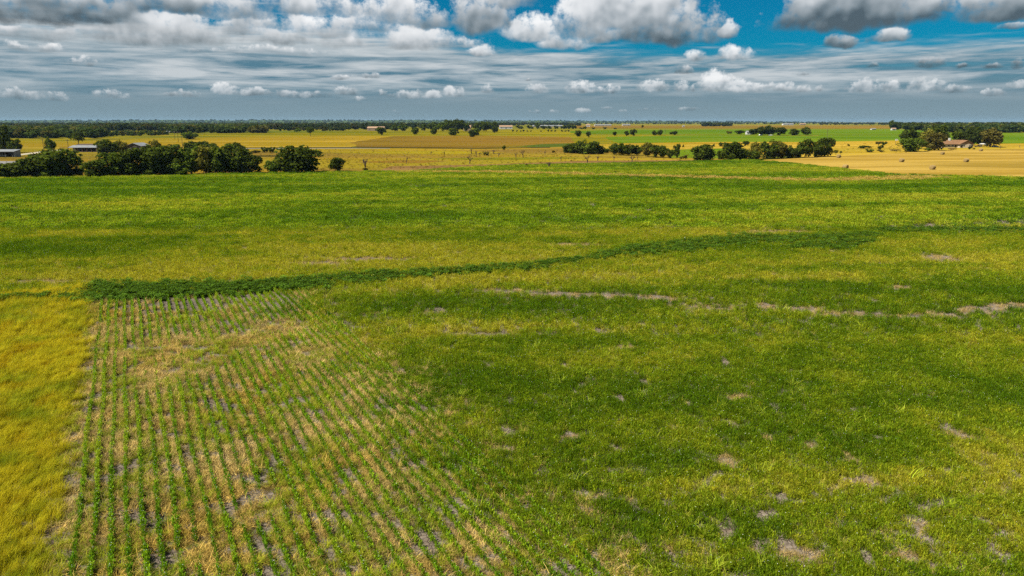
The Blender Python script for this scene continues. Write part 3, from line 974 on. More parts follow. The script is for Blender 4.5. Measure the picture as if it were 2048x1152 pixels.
def lay(n, y0, y1, size, patch=False):
    x, y = frustum(n, y0, y1)
    lim = np.interp(x, EDGE_X, EDGE_Y_W) - .6
    k = y < lim
    x, y = x[k], y[k]
    u, v = uv(x, y)
    row = (v - V0) / ROW_S
    nz = fbm(x * .9, y * .9, 41, 3)
    nl = fbm(x * .16, y * .16, 51, 4)
    hh = health(x, y)
    jit = lambda m: 1 + rng.normal(0, .12, (m, 1))
    leafy = np.full(x.shape, -9.0)
    for sp in LEAFY + LEAFY2:
        leafy = np.maximum(leafy, band(x, y, sp))
    leafy = leafy + (nz - .5) * 1.1
    # the yellow strip beside the first row
    strip = (v < V0 - 1.25 + (nz - .5) * 2.6 + rng.normal(0, .25, len(x))) & (u < row_end(np.full_like(v, V_TOP[0])) + 7.5)
    is_leafy = rng.random(len(x)) < sstep(-.15, .55, leafy) * np.where(x > at(640, 570).x, .66, np.where(v < V0 - 1.0, .55, .95))
    rows_zone = (~strip) & (u < row_end(v) + .3) & (row < N_ROWS + 6)
    open_w = 1 - sstep(20, 38, row + (nl - .5) * 16)          # how open the rows still are
    open_w = np.where(rows_zone, open_w, 0)
    bare = blobs(x, y, BARE) + (nz - .5) * 1.3 + (nl - .5) * .4
    is_bare = rng.random(len(x)) < sstep(-.28, .42, bare)
    un = rng.random(len(x))
    sz = size * rng.uniform(.75, 1.3, len(x))
    # yellow strip
    k = strip & ~is_leafy
    c = lerp3(C_GOLD, (.150, .215, .012), np.clip((fbm(x * .3, y * .3, 71, 4) + rng.normal(0, .08, len(x)) - .42) * 2.8, 0, 1))
    c = np.where((fbm(x * .8, y * .8, 72, 2) > .70)[:, None], c * np.array([.8, .7, .6]), c)
    put('tall', x[k], y[k], (c * jit(len(x)))[k], (sz * rng.uniform(.6, .95, len(x)))[k])
    # dark leafy bands
    k = is_leafy
    put('leafy', x[k], y[k], (np.array(C_LEAF) * jit(len(x)) * (1 + .9 * np.clip(.5 - leafy, 0, .5))[:, None])[k], sz[k] * .95, sz[k] * .72)
    rest = ~strip & ~is_leafy
    # between open rows: dry tufts, weeds, bare soil
    dryn = fbm(x * .5, y * .5, 61, 3)
    soil_n = fbm(x * 1.05 + 5, y * 1.05, 62, 3)
    r_open = rest & (un < open_w)
    topbare = (u > row_end(v) - 9.0 + (nl - .5) * 8) & (row > 2) & (row < 27) & (soil_n > .34)
    leftbare = np.zeros_like(topbare)
    prob = np.clip(.95 - 8.0 * np.clip(soil_n - .50, 0, 1), .05, 1)
    k = r_open & (rng.random(len(x)) < prob) & ~topbare
    kd = k & (rng.random(len(x)) < np.clip(.57 + 2.3 * (dryn - .5), .10, .95))
    cd = lerp3(C_TAN, (.40, .30, .06), np.clip((nl - .4) * 2.5, 0, 1)) * jit(len(x)) * np.where(rng.random(len(x)) < .35, .42, 1.0)[:, None] * (.72 + .5 * dryn)[:, None]
    put('dry', x[kd], y[kd], cd[kd], sz[kd] * rng.uniform(.8, 1.5, kd.sum()))
    kw = k & ~kd
    cw = lerp3(C_WEED, (.13, .19, .016), np.clip((nz - .42) * 3, 0, 1)) * jit(len(x))
    put('weed', x[kw], y[kw], cw[kw], sz[kw] * rng.uniform(.6, 1.2, kw.sum()))
    # closed cover
    k = rest & ~r_open & ~is_bare
    holes = (fbm(x * 1.1, y * 1.1, 81, 3) + .12 * (rng.random(len(x)) - .5) > .69) & (y < 110)
    k &= ~holes
    trk = rng.random(len(x)) < sstep(-.5, .5, band(x, y, TRACK)) * .9
    c = np.where(trk[:, None], lerp3((.34, .29, .05), C_TAN, rng.random(len(x)) * .8), green(hh)) * jit(len(x))
    kt = k & (rng.random(len(x)) < np.clip((hh - .55) * 1.1, .03, .40))
    if patch:
        kk = k
        put('patch', x[kk], y[kk], c[kk], sz[kk], sz[kk] * rng.uniform(.8, 1.4, kk.sum()))
    else:
        kk = k & ~kt
        put('cover', x[kk], y[kk], c[kk], sz[kk], sz[kk] * rng.uniform(.8, 1.25, kk.sum()))
        kb = kk & (rng.random(len(x)) < .010) & (y < 70)
        put('weed', x[kb], y[kb], (np.array((.24, .33, .03)) * jit(len(x)))[kb], sz[kb] * rng.uniform(1.3, 1.9, kb.sum()))
        put('weed', x[kt], y[kt], (lerp3(C_WEED, C_TAN, rng.random(len(x)) * .6) * jit(len(x)))[kt], sz[kt] * 1.0)
    # straw litter on the bare patches
    k = rest & ~r_open & is_bare & (rng.random(len(x)) < .30)
    put('dry', x[k], y[k], (np.array(C_TAN) * .75 * jit(len(x)))[k], sz[k] * .9)


lay(67000, 23, 62, .95)
lay(80000, 62, 128, 1.25)
lay(105000, 128, 400, 1.15, True)

# rough weeds along the far edge of the crop
ex, ey = [], []
for i in range(len(crop_ring) - 1):
    a, b = crop_ring[i], crop_ring[i + 1]
    nn = int((b - a).length * 2.4)
    t = rng.random(nn)
    ex.append(a.x + (b.x - a.x) * t); ey.append(a.y + (b.y - a.y) * t + rng.normal(1.2, 1.6, nn))
ex, ey = np.concatenate(ex), np.concatenate(ey)
nz = fbm(ex * .15, ey * .15, 91, 3)
ec = np.where((nz > .5)[:, None], np.array([.30, .20, .06]), np.array([.15, .16, .03])) * (1 + rng.normal(0, .15, (len(ex), 1)))
k = ex < at(700, 345).x
acc_pts['edge'].append((ex[k], ey[k], ec[k], np.repeat(rng.uniform(.8, 1.7, k.sum())[:, None], 3, 1)))
k2 = ~k
acc_pts['edge'].append((ex[k2], ey[k2], (ec * np.array([.75, 1.15, .8]))[k2], np.repeat(rng.uniform(.5, 1.0, k2.sum())[:, None], 3, 1)))

STUFF = {'cover': ('crop_cover', 'cover', 'green weedy crop cover of the near field', None),
         'tall': ('yellow_grass', 'tall', 'tall yellow windswept grass strip at the left edge', None),
         'weed': ('weeds', 'weed', 'arching light green weeds among the crop', None),
         'dry': ('dry_grass', 'dry', 'tan dried grass tufts lying between the crop rows', None),
         'leafy': ('leafy_crop', 'leafy', 'dark green leafy bands crossing the field', None),
         'patch': ('crop_cover', 'patch', 'green crop cover of the far part of the field', None),
         'edge': ('tall_weeds', 'tall', 'rough brown weeds along the far edge of the crop', None)}
CATS = {'cover': 'crop', 'tall': 'grass', 'weed': 'weeds', 'dry': 'dry grass', 'leafy': 'crop', 'patch': 'crop', 'edge': 'weeds'}
for kk, lst in acc_pts.items():
    if not lst:
        continue
    x = np.concatenate([a[0] for a in lst]); y = np.concatenate([a[1] for a in lst])
    ti = np.concatenate([a[2] for a in lst]); sc = np.concatenate([a[3] for a in lst])
    P = np.stack([x, y, np.full_like(x, SOIL_Z)], 1)
    nm, key, lab, _ = STUFF[kk]
    rz = rng.uniform(0, 6.28, len(x)) if key != 'tall' else rng.normal(.25, .5, len(x))
    scatter(nm, key, P, np.clip(ti, .002, .9), sc, rz, lab, CATS[kk])

# the drilled rows, each its own thing with its plants as real leaves
def np_proto(o):
    me = o.data
    V = np.empty(len(me.vertices) * 3, np.float32); me.vertices.foreach_get('co', V)
    C = np.empty(len(me.vertices) * 4, np.float32); me.attributes['vc'].data.foreach_get('color', C)
    me.calc_loop_triangles()
    T = np.empty(len(me.loop_triangles) * 3, np.int32); me.loop_triangles.foreach_get('vertices', T)
    return V.reshape(-1, 3), C.reshape(-1, 4)[:, :3], T.reshape(-1, 3)


ROWP = [np_proto(o) for o in PC['rowplant'].objects]
ROWP_FAR = [np_proto(o) for o in PC['rowfar'].objects]


def bake_row(name, P, tint, s, rz, far):
    Vs, Cs, Ts, off = [], [], [], 0
    for is_far, protos in ((False, ROWP), (True, ROWP_FAR)):
        which = rng.integers(0, len(protos), len(P))
        for i, (V, C, T) in enumerate(protos):
            k = np.where((far == is_far) & (which == i))[0]
            if not len(k):
                continue
            c, sn = np.cos(rz[k])[:, None], np.sin(rz[k])[:, None]
            sc = s[k][:, None]
            X = (V[None, :, 0] * c - V[None, :, 1] * sn) * sc + P[k, 0][:, None]
            Y = (V[None, :, 0] * sn + V[None, :, 1] * c) * sc + P[k, 1][:, None]
            Z = V[None, :, 2] * sc + P[k, 2][:, None]
            Vs.append(np.stack([X, Y, Z], 2).reshape(-1, 3))
            petal = C[:, 0] > 2.0
            col = np.where(petal[None, :, None], .75, C[None] * tint[k][:, None, :])
            Cs.append(col.reshape(-1, 3))
            n = len(V)
            Ts.append((T[None] + (np.arange(len(k)) * n)[:, None, None] + off).reshape(-1, 3))
            off += n * len(k)
    V = np.concatenate(Vs).astype(np.float32); T = np.concatenate(Ts).astype(np.int32); C = np.concatenate(Cs)
    me = bpy.data.meshes.new(name)
    me.vertices.add(len(V)); me.vertices.foreach_set('co', V.ravel())
    me.loops.add(len(T) * 3); me.loops.foreach_set('vertex_index', T.ravel())
    me.polygons.add(len(T)); me.polygons.foreach_set('loop_start', np.arange(0, len(T) * 3, 3, dtype=np.int32))
    me.update(calc_edges=True)
    a = me.attributes.new('vc', 'FLOAT_COLOR', 'POINT')
    c4 = np.ones((len(V), 4), np.float32); c4[:, :3] = C
    a.data.foreach_set('color', c4.ravel())
    me.materials.append(M['rowleaf'])
    o = bpy.data.objects.new(name, me)
    COL.objects.link(o)
    return o


ORD = ['first', 'second', 'third', 'fourth', 'fifth', 'sixth', 'seventh', 'eighth', 'ninth', 'tenth', 'eleventh', 'twelfth', 'thirteenth', 'fourteenth',
       'fifteenth', 'sixteenth', 'seventeenth', 'eighteenth', 'nineteenth', 'twentieth', 'twenty-first', 'twenty-second', 'twenty-third', 'twenty-fourth',
       'twenty-fifth', 'twenty-sixth', 'twenty-seventh', 'twenty-eighth', 'twenty-ninth', 'thirtieth']
for i in range(N_ROWS):
    v = V0 + ROW_S * i
    u1 = float(row_end(np.array([v]))[0]) + .6
    n = int(75 * 18)
    u = u1 - rng.uniform(0, 75, n)
    vv = v + .05 * np.sin(u * .35 + i) + rng.normal(0, .036, n)
    x = u * RD[0] + vv * RN[0]; y = u * RD[1] + vv * RN[1]
    k = (y > 24) & (np.abs(x) < .75 * (y * .9716 + 4.74) + 4)
    x, y, u = x[k], y[k], u[k]
    vig = fbm(u * .22 + i * 3.7, np.full_like(u, i * 1.3), 101, 3)
    patchn = fbm(x * .10, y * .10, 111, 3)
    gone = blobs(x, y, [(360, 735, 120, 60), (330, 705, 130, 30), (480, 690, 90, 25), (560, 660, 90, 22), (520, 1020, 60, 60), (380, 1120, 40, 30), (620, 720, 60, 30)])
    keep = rng.random(len(u)) < np.clip(1.25 - 1.15 * np.clip(gone * 2.5, 0, 1) - 3.4 * np.clip(.40 - vig, 0, 1), .02, 1)
    x, y, u, vig, patchn = x[keep], y[keep], u[keep], vig[keep], patchn[keep]
    hh = np.clip(.36 + rng.normal(0, .12, len(x)) + 1.2 * (vig - .5) + 1.1 * (patchn - .5), 0, .85)
    tint = np.clip(green(hh) * (1 + rng.normal(0, .12, (len(x), 1))) * np.array([.92, 1.08, .9]), .003, .9)
    sc = rng.uniform(.68, 1.08, len(x)) * (.74 + .38 * vig)
    o = bake_row('crop_row', np.stack([x, y, np.full_like(x, SOIL_Z)], 1), tint, sc, rng.uniform(0, 6.28, len(x)), y > 52)
    tag(o, 'drilled row of upright green crop plants, %s out from the yellow grass strip' % ORD[i], 'crop row', 'drilled crop rows at the lower left')


# ------------------------------------------------------------------ trees
def crown_mesh(name, seed, z0, lobes, leaves, size, mat, spread=1.0, tiers=None):
    """a crown one unit tall and one unit wide: many leaf clumps over uneven lobes"""
    r = np.random.default_rng(seed)
    L = []
    while len(L) < lobes:
        p = r.uniform(-1, 1, 3)
        if p @ p > 1:
            continue
        rad = r.uniform(.10, .195)
        if tiers:
            tz, tw, th = tiers[len(L) % len(tiers)]
            c = np.array([p[0] * (.5 * tw - rad * .5), p[1] * (.5 * tw - rad * .5), tz + p[2] * th])
        else:
            zc, zr = (1 + z0) / 2, (1 - z0) / 2
            c = np.array([p[0] * (.5 - rad * .72) * spread, p[1] * (.5 - rad * .72) * spread, zc + p[2] * (zr - rad * .5)])
        L.append((c, rad, r.uniform(.70, 1.25)))
    V = np.zeros((leaves * 4, 3)); C = np.ones((leaves * 4, 4), np.float32)
    w = np.array([l[1] ** 2 for l in L]); w /= w.sum()
    pick = r.choice(len(L), leaves, p=w)
    d = r.normal(0, 1, (leaves, 3)); d[:, 2] += .35
    d /= np.linalg.norm(d, axis=1)[:, None]
    cen = np.array([L[i][0] for i in pick]); rad = np.array([L[i][1] for i in pick]); br = np.array([L[i][2] for i in pick])
    pos = cen + d * (rad * r.uniform(.55, 1.22, leaves))[:, None]
    pos[:, 2] = np.maximum(pos[:, 2], z0 * .85 + .01)
    nrm = d + r.normal(0, .55, (leaves, 3)); nrm /= np.linalg.norm(nrm, axis=1)[:, None]
    a = np.cross(nrm, r.normal(0, 1, (leaves, 3))); a /= np.linalg.norm(a, axis=1)[:, None]
    b = np.cross(nrm, a)
    sz = size * r.uniform(.6, 1.4, leaves)
    for q, (ka, kb) in enumerate(((-.5, -.28), (.42, -.5), (.55, .36), (-.30, .5))):
        V[q::4] = pos + a * (ka * sz)[:, None] + b * (kb * sz)[:, None]
        cc = br * r.uniform(.75, 1.25, leaves) if q == 0 else cc
        C[q::4, 0] = cc * 1.03; C[q::4, 1] = cc; C[q::4, 2] = cc * .9
    lo, hi = np.percentile(V[:, 2], .3), np.percentile(V[:, 2], 99.7)
    V[:, 2] = z0 + (V[:, 2] - lo) / (hi - lo) * (1 - z0)
    ext = np.percentile(np.abs(V[:, :2]), 99.3)
    V[:, :2] *= .5 / ext
    L = [(np.array([l[0][0] * .5 / ext, l[0][1] * .5 / ext, z0 + (l[0][2] - lo) / (hi - lo) * (1 - z0)]), l[1], l[2]) for l in L]
    me = bpy.data.meshes.new(name)
    me.from_pydata(V.tolist(), [], np.arange(leaves * 4).reshape(-1, 4).tolist())
    at_ = me.attributes.new('vc', 'FLOAT_COLOR', 'POINT'); at_.data.foreach_set('color', C.ravel())
    me.materials.append(mat)
    return me, L


def trunk_mesh(name, seed, L, fork, thick=.035, mat=None):
    r = random.Random(seed)
    parts = [tube([(0, 0, -.02), (r.gauss(0, .01), r.gauss(0, .01), fork * .5), (r.gauss(0, .015), r.gauss(0, .015), fork)], [thick * 1.3, thick, thick * .85], 7)]
    ls = sorted(L, key=lambda l: -l[1])[:9]
    for c, rad, _ in ls:
        mid = Vector((c[0] * .45, c[1] * .45, fork + (c[2] - fork) * .55))
        parts.append(tube([(0, 0, fork * .9), mid, Vector(c)], [thick * .6, thick * .36, thick * .12], 5))
    V, Fc = join_vf(parts)
    me = bpy.data.meshes.new(name)
    me.from_pydata([tuple(v) for v in V], [], Fc)
    me.materials.append(mat or M['bark'])
    return me


TP = {}


def add_proto(kind, seed, z0, lobes, leaves, size, fork, thick=.03, spread=1.0, tiers=None):
    cm, L = crown_mesh('crown', seed, z0, lobes, leaves, size, M['crown'], spread, tiers)
    tm = trunk_mesh('trunk', seed, L, fork, thick)
    TP.setdefault(kind, []).append((tm, cm))


for i in range(4):
    add_proto('round', 200 + i, .10, 24 + 3 * i, 2300, .060, .22)
for i in range(4):
    add_proto('bushy', 220 + i, .0, 26 + 2 * i, 2300, .060, .15)
for i in range(3):
    add_proto('open', 240 + i, .34, 15 + 2 * i, 1300, .058, .36, .028)
for i in range(2):
    add_proto('tall', 260 + i, .06, 18, 1500, .07, .2)
add_proto('tier', 270, .1, 18, 1300, .07, .2, .03, 1.0, [(.72, .62, .2), (.3, 1.0, .14), (.5, .8, .12)])
for i in range(3):
    add_proto('small', 280 + i, .08, 11, 420, .115, .2, .04)


def bare_mesh(seed):
    r = random.Random(seed)
    trunk, twigs = [], []

    def grow(p, d, ln, rad, lev):
        mid = p + d * ln * .5 + Vector((r.gauss(0, .04), r.gauss(0, .04), 0)) * ln
        q = p + d * ln
        (trunk if lev == 0 else twigs).append(tube([p, mid, q], [rad, rad * .8, rad * .55], 5 if lev < 2 else 4))
        if lev >= 4:
            return
        for _ in range(r.randint(2, 3) + (lev == 0)):
            nd = (d + Vector((r.gauss(0, .55), r.gauss(0, .55), r.gauss(.12, .25)))).normalized()
            grow(q, nd, ln * r.uniform(.55, .85), rad * .62, lev + 1)
    grow(Vector((0, 0, -.02)), Vector((r.gauss(0, .1), r.gauss(0, .1), 1)).normalized(), .24, .065, 0)
    out = []
    allv = np.array([tuple(v) for v in join_vf(trunk + twigs)[0]])
    hz_, wx_ = allv[:, 2].max(), np.abs(allv[:, :2]).max() * 2
    for nm, parts in (('trunk', trunk), ('branches', twigs)):
        V, Fc = join_vf(parts)
        V = [Vector((v[0] / wx_, v[1] / wx_, v[2] / hz_)) for v in V]
        me = bpy.data.meshes.new(nm)
        me.from_pydata([tuple(v) for v in V], [], Fc)
        me.materials.append(M['pale_bark'])
        out.append(me)
    return out


BARE_P = [bare_mesh(300 + i) for i in range(5)]
TINTS = {'d': (.060, .084, .011), 'g': (.078, .116, .013), 'l': (.110, .152, .018), 'b': (.096, .086, .020), 'o': (.135, .130, .020), 'k': (.048, .067, .012)}
trand = random.Random(99)


def plant_tree(name, px, py, h, w, kind, tint, label, cat='tree', group=None):
    p = at(px, py)
    k = m_per_px(p)
    e = empty(name, p, trand.uniform(0, 6.28))
    hm, wm = h * k, w * k
    e.scale = (wm, wm, hm)
    tag(e, label, cat, group)
    if kind == 'bare':
        for me, nm in zip(trand.choice(BARE_P), ('trunk', 'branches')):
            o = bpy.data.objects.new(nm, me); COL.objects.link(o); o.parent = e
        return e
    tm, cm = trand.choice(TP[kind])
    t = bpy.data.objects.new('trunk', tm); COL.objects.link(t); t.parent = e
    c = bpy.data.objects.new('crown', cm); COL.objects.link(c); c.parent = e
    f = trand.uniform(.85, 1.18)
    c.color = (*(v * f for v in TINTS[tint]), 1)
    return e


def cluster(name, phrase, group, adj, lst, cat='tree', noun='tree'):
    """things in a row share a phrase; each is told apart by its place in the row"""
    lst = sorted(lst, key=lambda q: q[0])
    for i, q in enumerate(lst):
        px, py, h, w, kind, tint = q[:6]
        a = q[6] if len(q) > 6 else adj
        if len(lst) == 1:
            lab = '%s %s %s' % (a, noun, phrase)
        elif i == len(lst) - 1:
            lab = '%s %s, last on the right %s' % (a, noun, phrase)
        else:
            lab = '%s %s, %s from the left %s' % (a, noun, ORD[i], phrase)
        plant_tree(name, px, py, h, w, kind, tint, lab, cat, group)


# hedgerow along the crop's far edge, left
cluster('hedgerow_tree', 'in the hedgerow behind the crop', 'dark hedgerow trees at the left', 'dark leafy', [
    (8, 357, 30, 62, 'bushy', 'd', 'low dark'), (40, 357, 26, 46, 'bushy', 'd', 'low dark'), (72, 356, 44, 66, 'bushy', 'd'), (112, 355, 56, 84, 'bushy', 'd', 'broad dark'),
    (157, 352, 19, 28, 'bushy', 'g', 'low leafy'), (193, 356, 36, 50, 'bushy', 'd'), (228, 354, 48, 62, 'bushy', 'g'), (268, 353, 56, 68, 'bushy', 'd', 'tall dark'),
    (310, 352, 60, 66, 'bushy', 'd', 'tall dark'), (346, 351, 55, 60, 'bushy', 'd'), (362, 352, 26, 44, 'bushy', 'g', 'low leafy'), (384, 349, 54, 56, 'round', 'g'), (412, 349, 56, 52, 'round', 'o', 'olive tinged'),
    (440, 348, 54, 60, 'bushy', 'd'), (472, 347, 56, 66, 'bushy', 'd'), (500, 347, 36, 50, 'bushy', 'd')])
cluster('tree', 'beside the big round tree', 'trees around the big round tree', 'small dark', [(549, 347, 28, 36, 'bushy', 'g'), (574, 347, 32, 34, 'bushy', 'd')])
plant_tree('tree', 604, 346.5, 54, 84, 'bushy', 'd', 'big round dark tree standing alone at the right end of the hedgerow')
plant_tree('tree', 675, 342.5, 27, 33, 'round', 'd', 'small lone round tree just right of the big round tree')
# behind the hedgerow
cluster('farm_tree', 'behind the hedgerow near the barn', 'trees around the left farm buildings', 'dark', [
    (6, 306, 54, 36, 'tall', 'd', 'tall dark'), (31, 306, 27, 27, 'round', 'd', 'round dark'), (103, 303, 28, 23, 'tier', 'd', 'two tiered dark'), (158, 292, 27, 24, 'open', 'd', 'leaning dark'),
    (216, 312, 32, 44, 'round', 'd', 'domed dark'), (243, 310, 28, 26, 'round', 'o', 'thin olive'), (311, 306, 26, 20, 'open', 'o', 'thin crooked'), (345, 305, 16, 40, 'bushy', 'd'),
    (385, 303, 20, 30, 'round', 'd'), (404, 303, 20, 28, 'round', 'd', 'domed dark'), (424, 303, 16, 26, 'bushy', 'd'), (471, 312, 26, 36, 'round', 'd')])
plant_tree('tree', 379, 278.5, 15, 32, 'bushy', 'g', 'low spreading green tree beside the utility poles in the gold field')
cluster('bush', 'in the yellow pasture by the ditch', 'bushes by the short ditch', 'dark', [(512, 306.5, 6, 20, 'small', 'b', 'low brown'), (530, 306, 12, 15, 'small', 'd'), (544, 306, 12, 15, 'small', 'd')], 'bush', 'bush')
cluster('field_tree', 'along the gold field edge', 'lone trees along the gold and brown fields', 'lone dark', [
    (594, 264, 8, 16, 'small', 'g', 'small green'), (621, 272.5, 18, 15, 'open', 'd', 'lone tall'), (763, 270.5, 16, 20, 'round', 'd'), (830, 270, 15, 14, 'round', 'd'), (868, 269.5, 14, 14, 'round', 'd'),
    (907, 270.5, 14, 23, 'bushy', 'd', 'wide round'), (944, 274, 15, 15, 'bushy', 'k'), (953, 271, 15, 14, 'bushy', 'g', 'lighter green'), (990, 266, 14, 13, 'round', 'k')])
cluster('grove_tree', 'in the grove on the centre horizon', 'grove on the centre horizon', 'dark', [
    (790, 262.5, 12, 18, 'small', 'd'), (806, 262.5, 13, 20, 'small', 'g'), (850, 262, 14, 18, 'small', 'd'), (868, 262.5, 18, 22, 'round', 'd'), (886, 263, 18, 22, 'round', 'g'), (898, 262, 22, 22, 'round', 'd'),
    (916, 263.5, 24, 30, 'round', 'd', 'tallest dark'), (932, 263, 16, 16, 'round', 'g'), (958, 263, 18, 24, 'round', 'd'), (972, 262.5, 19, 24, 'round', 'd'), (988, 262, 18, 18, 'round', 'k')])
cluster('hedge_tree', 'in the far hedge right of the white building', 'far hedge right of centre', 'small dark', [
    (1039, 258.3, 8, 15, 'small', 'k'), (1060, 258.3, 8, 13, 'small', 'k'), (1075, 258.3, 12, 12, 'small', 'd'), (1087, 258.3, 7, 12, 'small', 'k'), (1099, 258.3, 7, 13, 'small', 'k'), (1112, 258.3, 7, 10, 'small', 'k'),
    (1127, 258.3, 7, 12, 'small', 'k'), (1137, 258.3, 9, 16, 'small', 'k'), (1147, 258.3, 8, 12, 'small', 'k'), (1162, 258.6, 4, 9, 'small', 'k'), (1170, 258.6, 6, 8, 'small', 'k'), (1187, 258.8, 4, 8, 'small', 'k'),
    (1210, 259, 5, 8, 'small', 'k'), (1230, 258.6, 3, 8, 'small', 'k')])
cluster('shrub', 'dotting the pasture below the far hedge', 'shrubs dotting the far pasture', 'tiny dark', [
    (x, 263.6, h, 4.5, 'small', 'k') for x, h in ((1026, 4), (1034, 3.5), (1041, 3), (1047, 4), (1055, 3), (1062, 3), (1082, 2.5), (1097, 5), (1103, 3.5), (1110, 4), (1124, 4), (1131, 3.5), (1137, 3.5))], 'shrub', 'shrub')
cluster('pasture_tree', 'on the strip above the green field', 'lone round trees on the yellow strip', 'round dark', [
    (1156, 274, 13, 13, 'round', 'k'), (1177, 275, 12, 11, 'round', 'k', 'slanted dark'), (1229, 271.5, 8, 9, 'round', 'k', 'small dark'), (1253, 272, 10, 10, 'round', 'k'), (1266, 272, 13, 15, 'round', 'k'),
    (1309, 271, 10, 11, 'round', 'k'), (1320, 271, 11, 12, 'round', 'k'), (1348, 270, 8, 18, 'small', 'k', 'low dark'), (1285, 256, 6, 5, 'small', 'k', 'tiny dark')])
cluster('thicket_tree', 'in the thicket beyond the bare shrubs', 'thicket left of the small green field', 'dark', [
    (1136, 306, 17, 24, 'bushy', 'd'), (1151, 307, 20, 28, 'bushy', 'd'), (1166, 308, 28, 30, 'bushy', 'd', 'tall dark'), (1176, 308.5, 20, 26, 'bushy', 'l', 'light green'), (1188, 308.5, 25, 28, 'bushy', 'd'), (1201, 308, 16, 22, 'bushy', 'd'), (1212, 306, 9, 14, 'bushy', 'g', 'low green')])
cluster('shelter_tree', 'in the tree line beside the thicket', 'tree line left of the small green field', 'dark', [
    (1228, 310, 22, 22, 'round', 'd'), (1244, 311, 24, 27, 'round', 'd'), (1258, 311.5, 22, 22, 'round', 'd'), (1273, 311, 20, 24, 'round', 'd'), (1296, 314, 28, 27, 'round', 'o', 'olive tinged'),
    (1312, 315.5, 25, 24, 'round', 'd'), (1326, 316, 24, 22, 'round', 'd'), (1341, 317, 18, 16, 'round', 'd', 'small dark'), (1353, 316, 28, 15, 'tall', 'd', 'slim upright')])
plant_tree('tree', 1405, 322, 32, 44, 'bushy', 'd', 'dark bushy tree alone between the tree line and the bale field')
plant_tree('bush', 1367, 318, 8, 16, 'small', 'b', 'low brownish bush left of the lone bushy tree', 'bush')
cluster('windbreak_tree', 'in the windbreak left of the bales', 'windbreak along the bale field', 'dark', [
    (1441, 319, 18, 14, 'bushy', 'd', 'small dark'), (1464, 321, 36, 40, 'bushy', 'd'), (1484, 321, 24, 32, 'bushy', 'd', 'low dark'), (1506, 319, 34, 25, 'open', 'o', 'thin olive'), (1506, 320, 18, 26, 'bushy', 'd', 'low dark'),
    (1536, 317.5, 37, 38, 'bushy', 'd', 'tall dark'), (1556, 317, 34, 32, 'bushy', 'o', 'olive tinged'), (1576, 316, 24, 34, 'bushy', 'd'), (1592, 315, 18, 24, 'bushy', 'd', 'low dark'), (1610, 315, 36, 34, 'round', 'd', 'tall dark'),
    (1634, 314, 32, 24, 'bushy', 'd'), (1649, 313.5, 37, 34, 'bushy', 'd', 'tall dark')])
cluster('gold_field_tree', 'on the gold strip behind the windbreak', 'small trees on the gold strip', 'small dark', [
    (1366, 295, 6, 4, 'small', 'd'), (1426, 294, 6, 7, 'small', 'd'), (1441, 293.5, 9, 8, 'small', 'd'), (1449, 293.5, 9, 9, 'small', 'd'), (1491, 292, 10, 15, 'round', 'd', 'round dark'), (1470, 293, 8, 14, 'round', 'g')])
cluster('farmstead_tree', 'around the far white farmstead', 'trees around the far farmstead', 'dark', [
    (1458, 268, 6, 12, 'small', 'o', 'thin low'), (1479, 268.5, 8, 18, 'small', 'd', 'low dark'), (1508, 269, 11, 22, 'round', 'k'), (1524, 271, 17, 24, 'round', 'k'), (1538, 271, 19, 26, 'round', 'k', 'tall dark'), (1560, 271, 16, 26, 'round', 'k'),
    (1589, 270.5, 13, 22, 'bushy', 'd'), (1612, 270.5, 16, 20, 'round', 'd', 'rounded')])
cluster('yard_tree', 'around the brown roofed house', 'yard trees around the brown roofed house', 'dark', [
    (1815, 298, 38, 36, 'round', 'k'), (1824, 303.5, 27, 46, 'bushy', 'g', 'low spreading green'), (1852, 294, 34, 30, 'round', 'o', 'olive tinged'), (1872, 292, 40, 34, 'round', 'd', 'tall dark'), (1869, 301, 34, 38, 'bushy', 'b', 'brownish'),
    (1884, 290, 30, 22, 'round', 'd'), (1922, 289, 28, 36, 'round', 'd'), (1942, 292, 36, 36, 'round', 'k'), (1980, 294.5, 37, 40, 'round', 'b', 'brown tinged'), (1962, 292, 30, 26, 'round', 'k')])
cluster('far_tree', 'above the green field at the right', 'far trees above the right hand green field', 'dark', [
    (1784, 259.5, 18, 16, 'round', 'd', 'tall dark'), (1797, 259.5, 8, 12, 'small', 'k', 'low dark'), (1812, 261, 14, 18, 'round', 'd'), (1832, 262, 15, 22, 'round', 'd'), (1845, 262, 13, 14, 'round', 'b', 'brown tinged')])
cluster('bush', 'on the gold grass right of the windbreak', 'bushes right of the windbreak', 'dark', [
    (1671, 310, 10, 9, 'open', 'o', 'thin'), (1681, 309, 7, 6, 'open', 'o', 'thin'), (1697, 292.5, 5, 5, 'small', 'd', 'tiny round'), (1728, 297, 6, 26, 'small', 'd', 'long low'), (1739, 305, 7, 16, 'small', 'g', 'ragged'),
    (1757, 292, 9, 12, 'open', 'b', 'brown'), (1768, 291, 8, 12, 'small', 'd'), (1761, 299, 9, 12, 'small', 'd'), (1760, 304, 5, 14, 'small', 'b', 'low brown')], 'bush', 'bush')
cluster('yard_bush', 'on the lawn before the house', 'bushes by the house lawn', 'small dark', [(1855, 302, 6, 12, 'small', 'l', 'yellow green'), (1939, 299, 6, 6, 'small', 'k'), (1948, 299, 3, 5, 'small', 'b', 'tiny brown')], 'bush', 'bush')
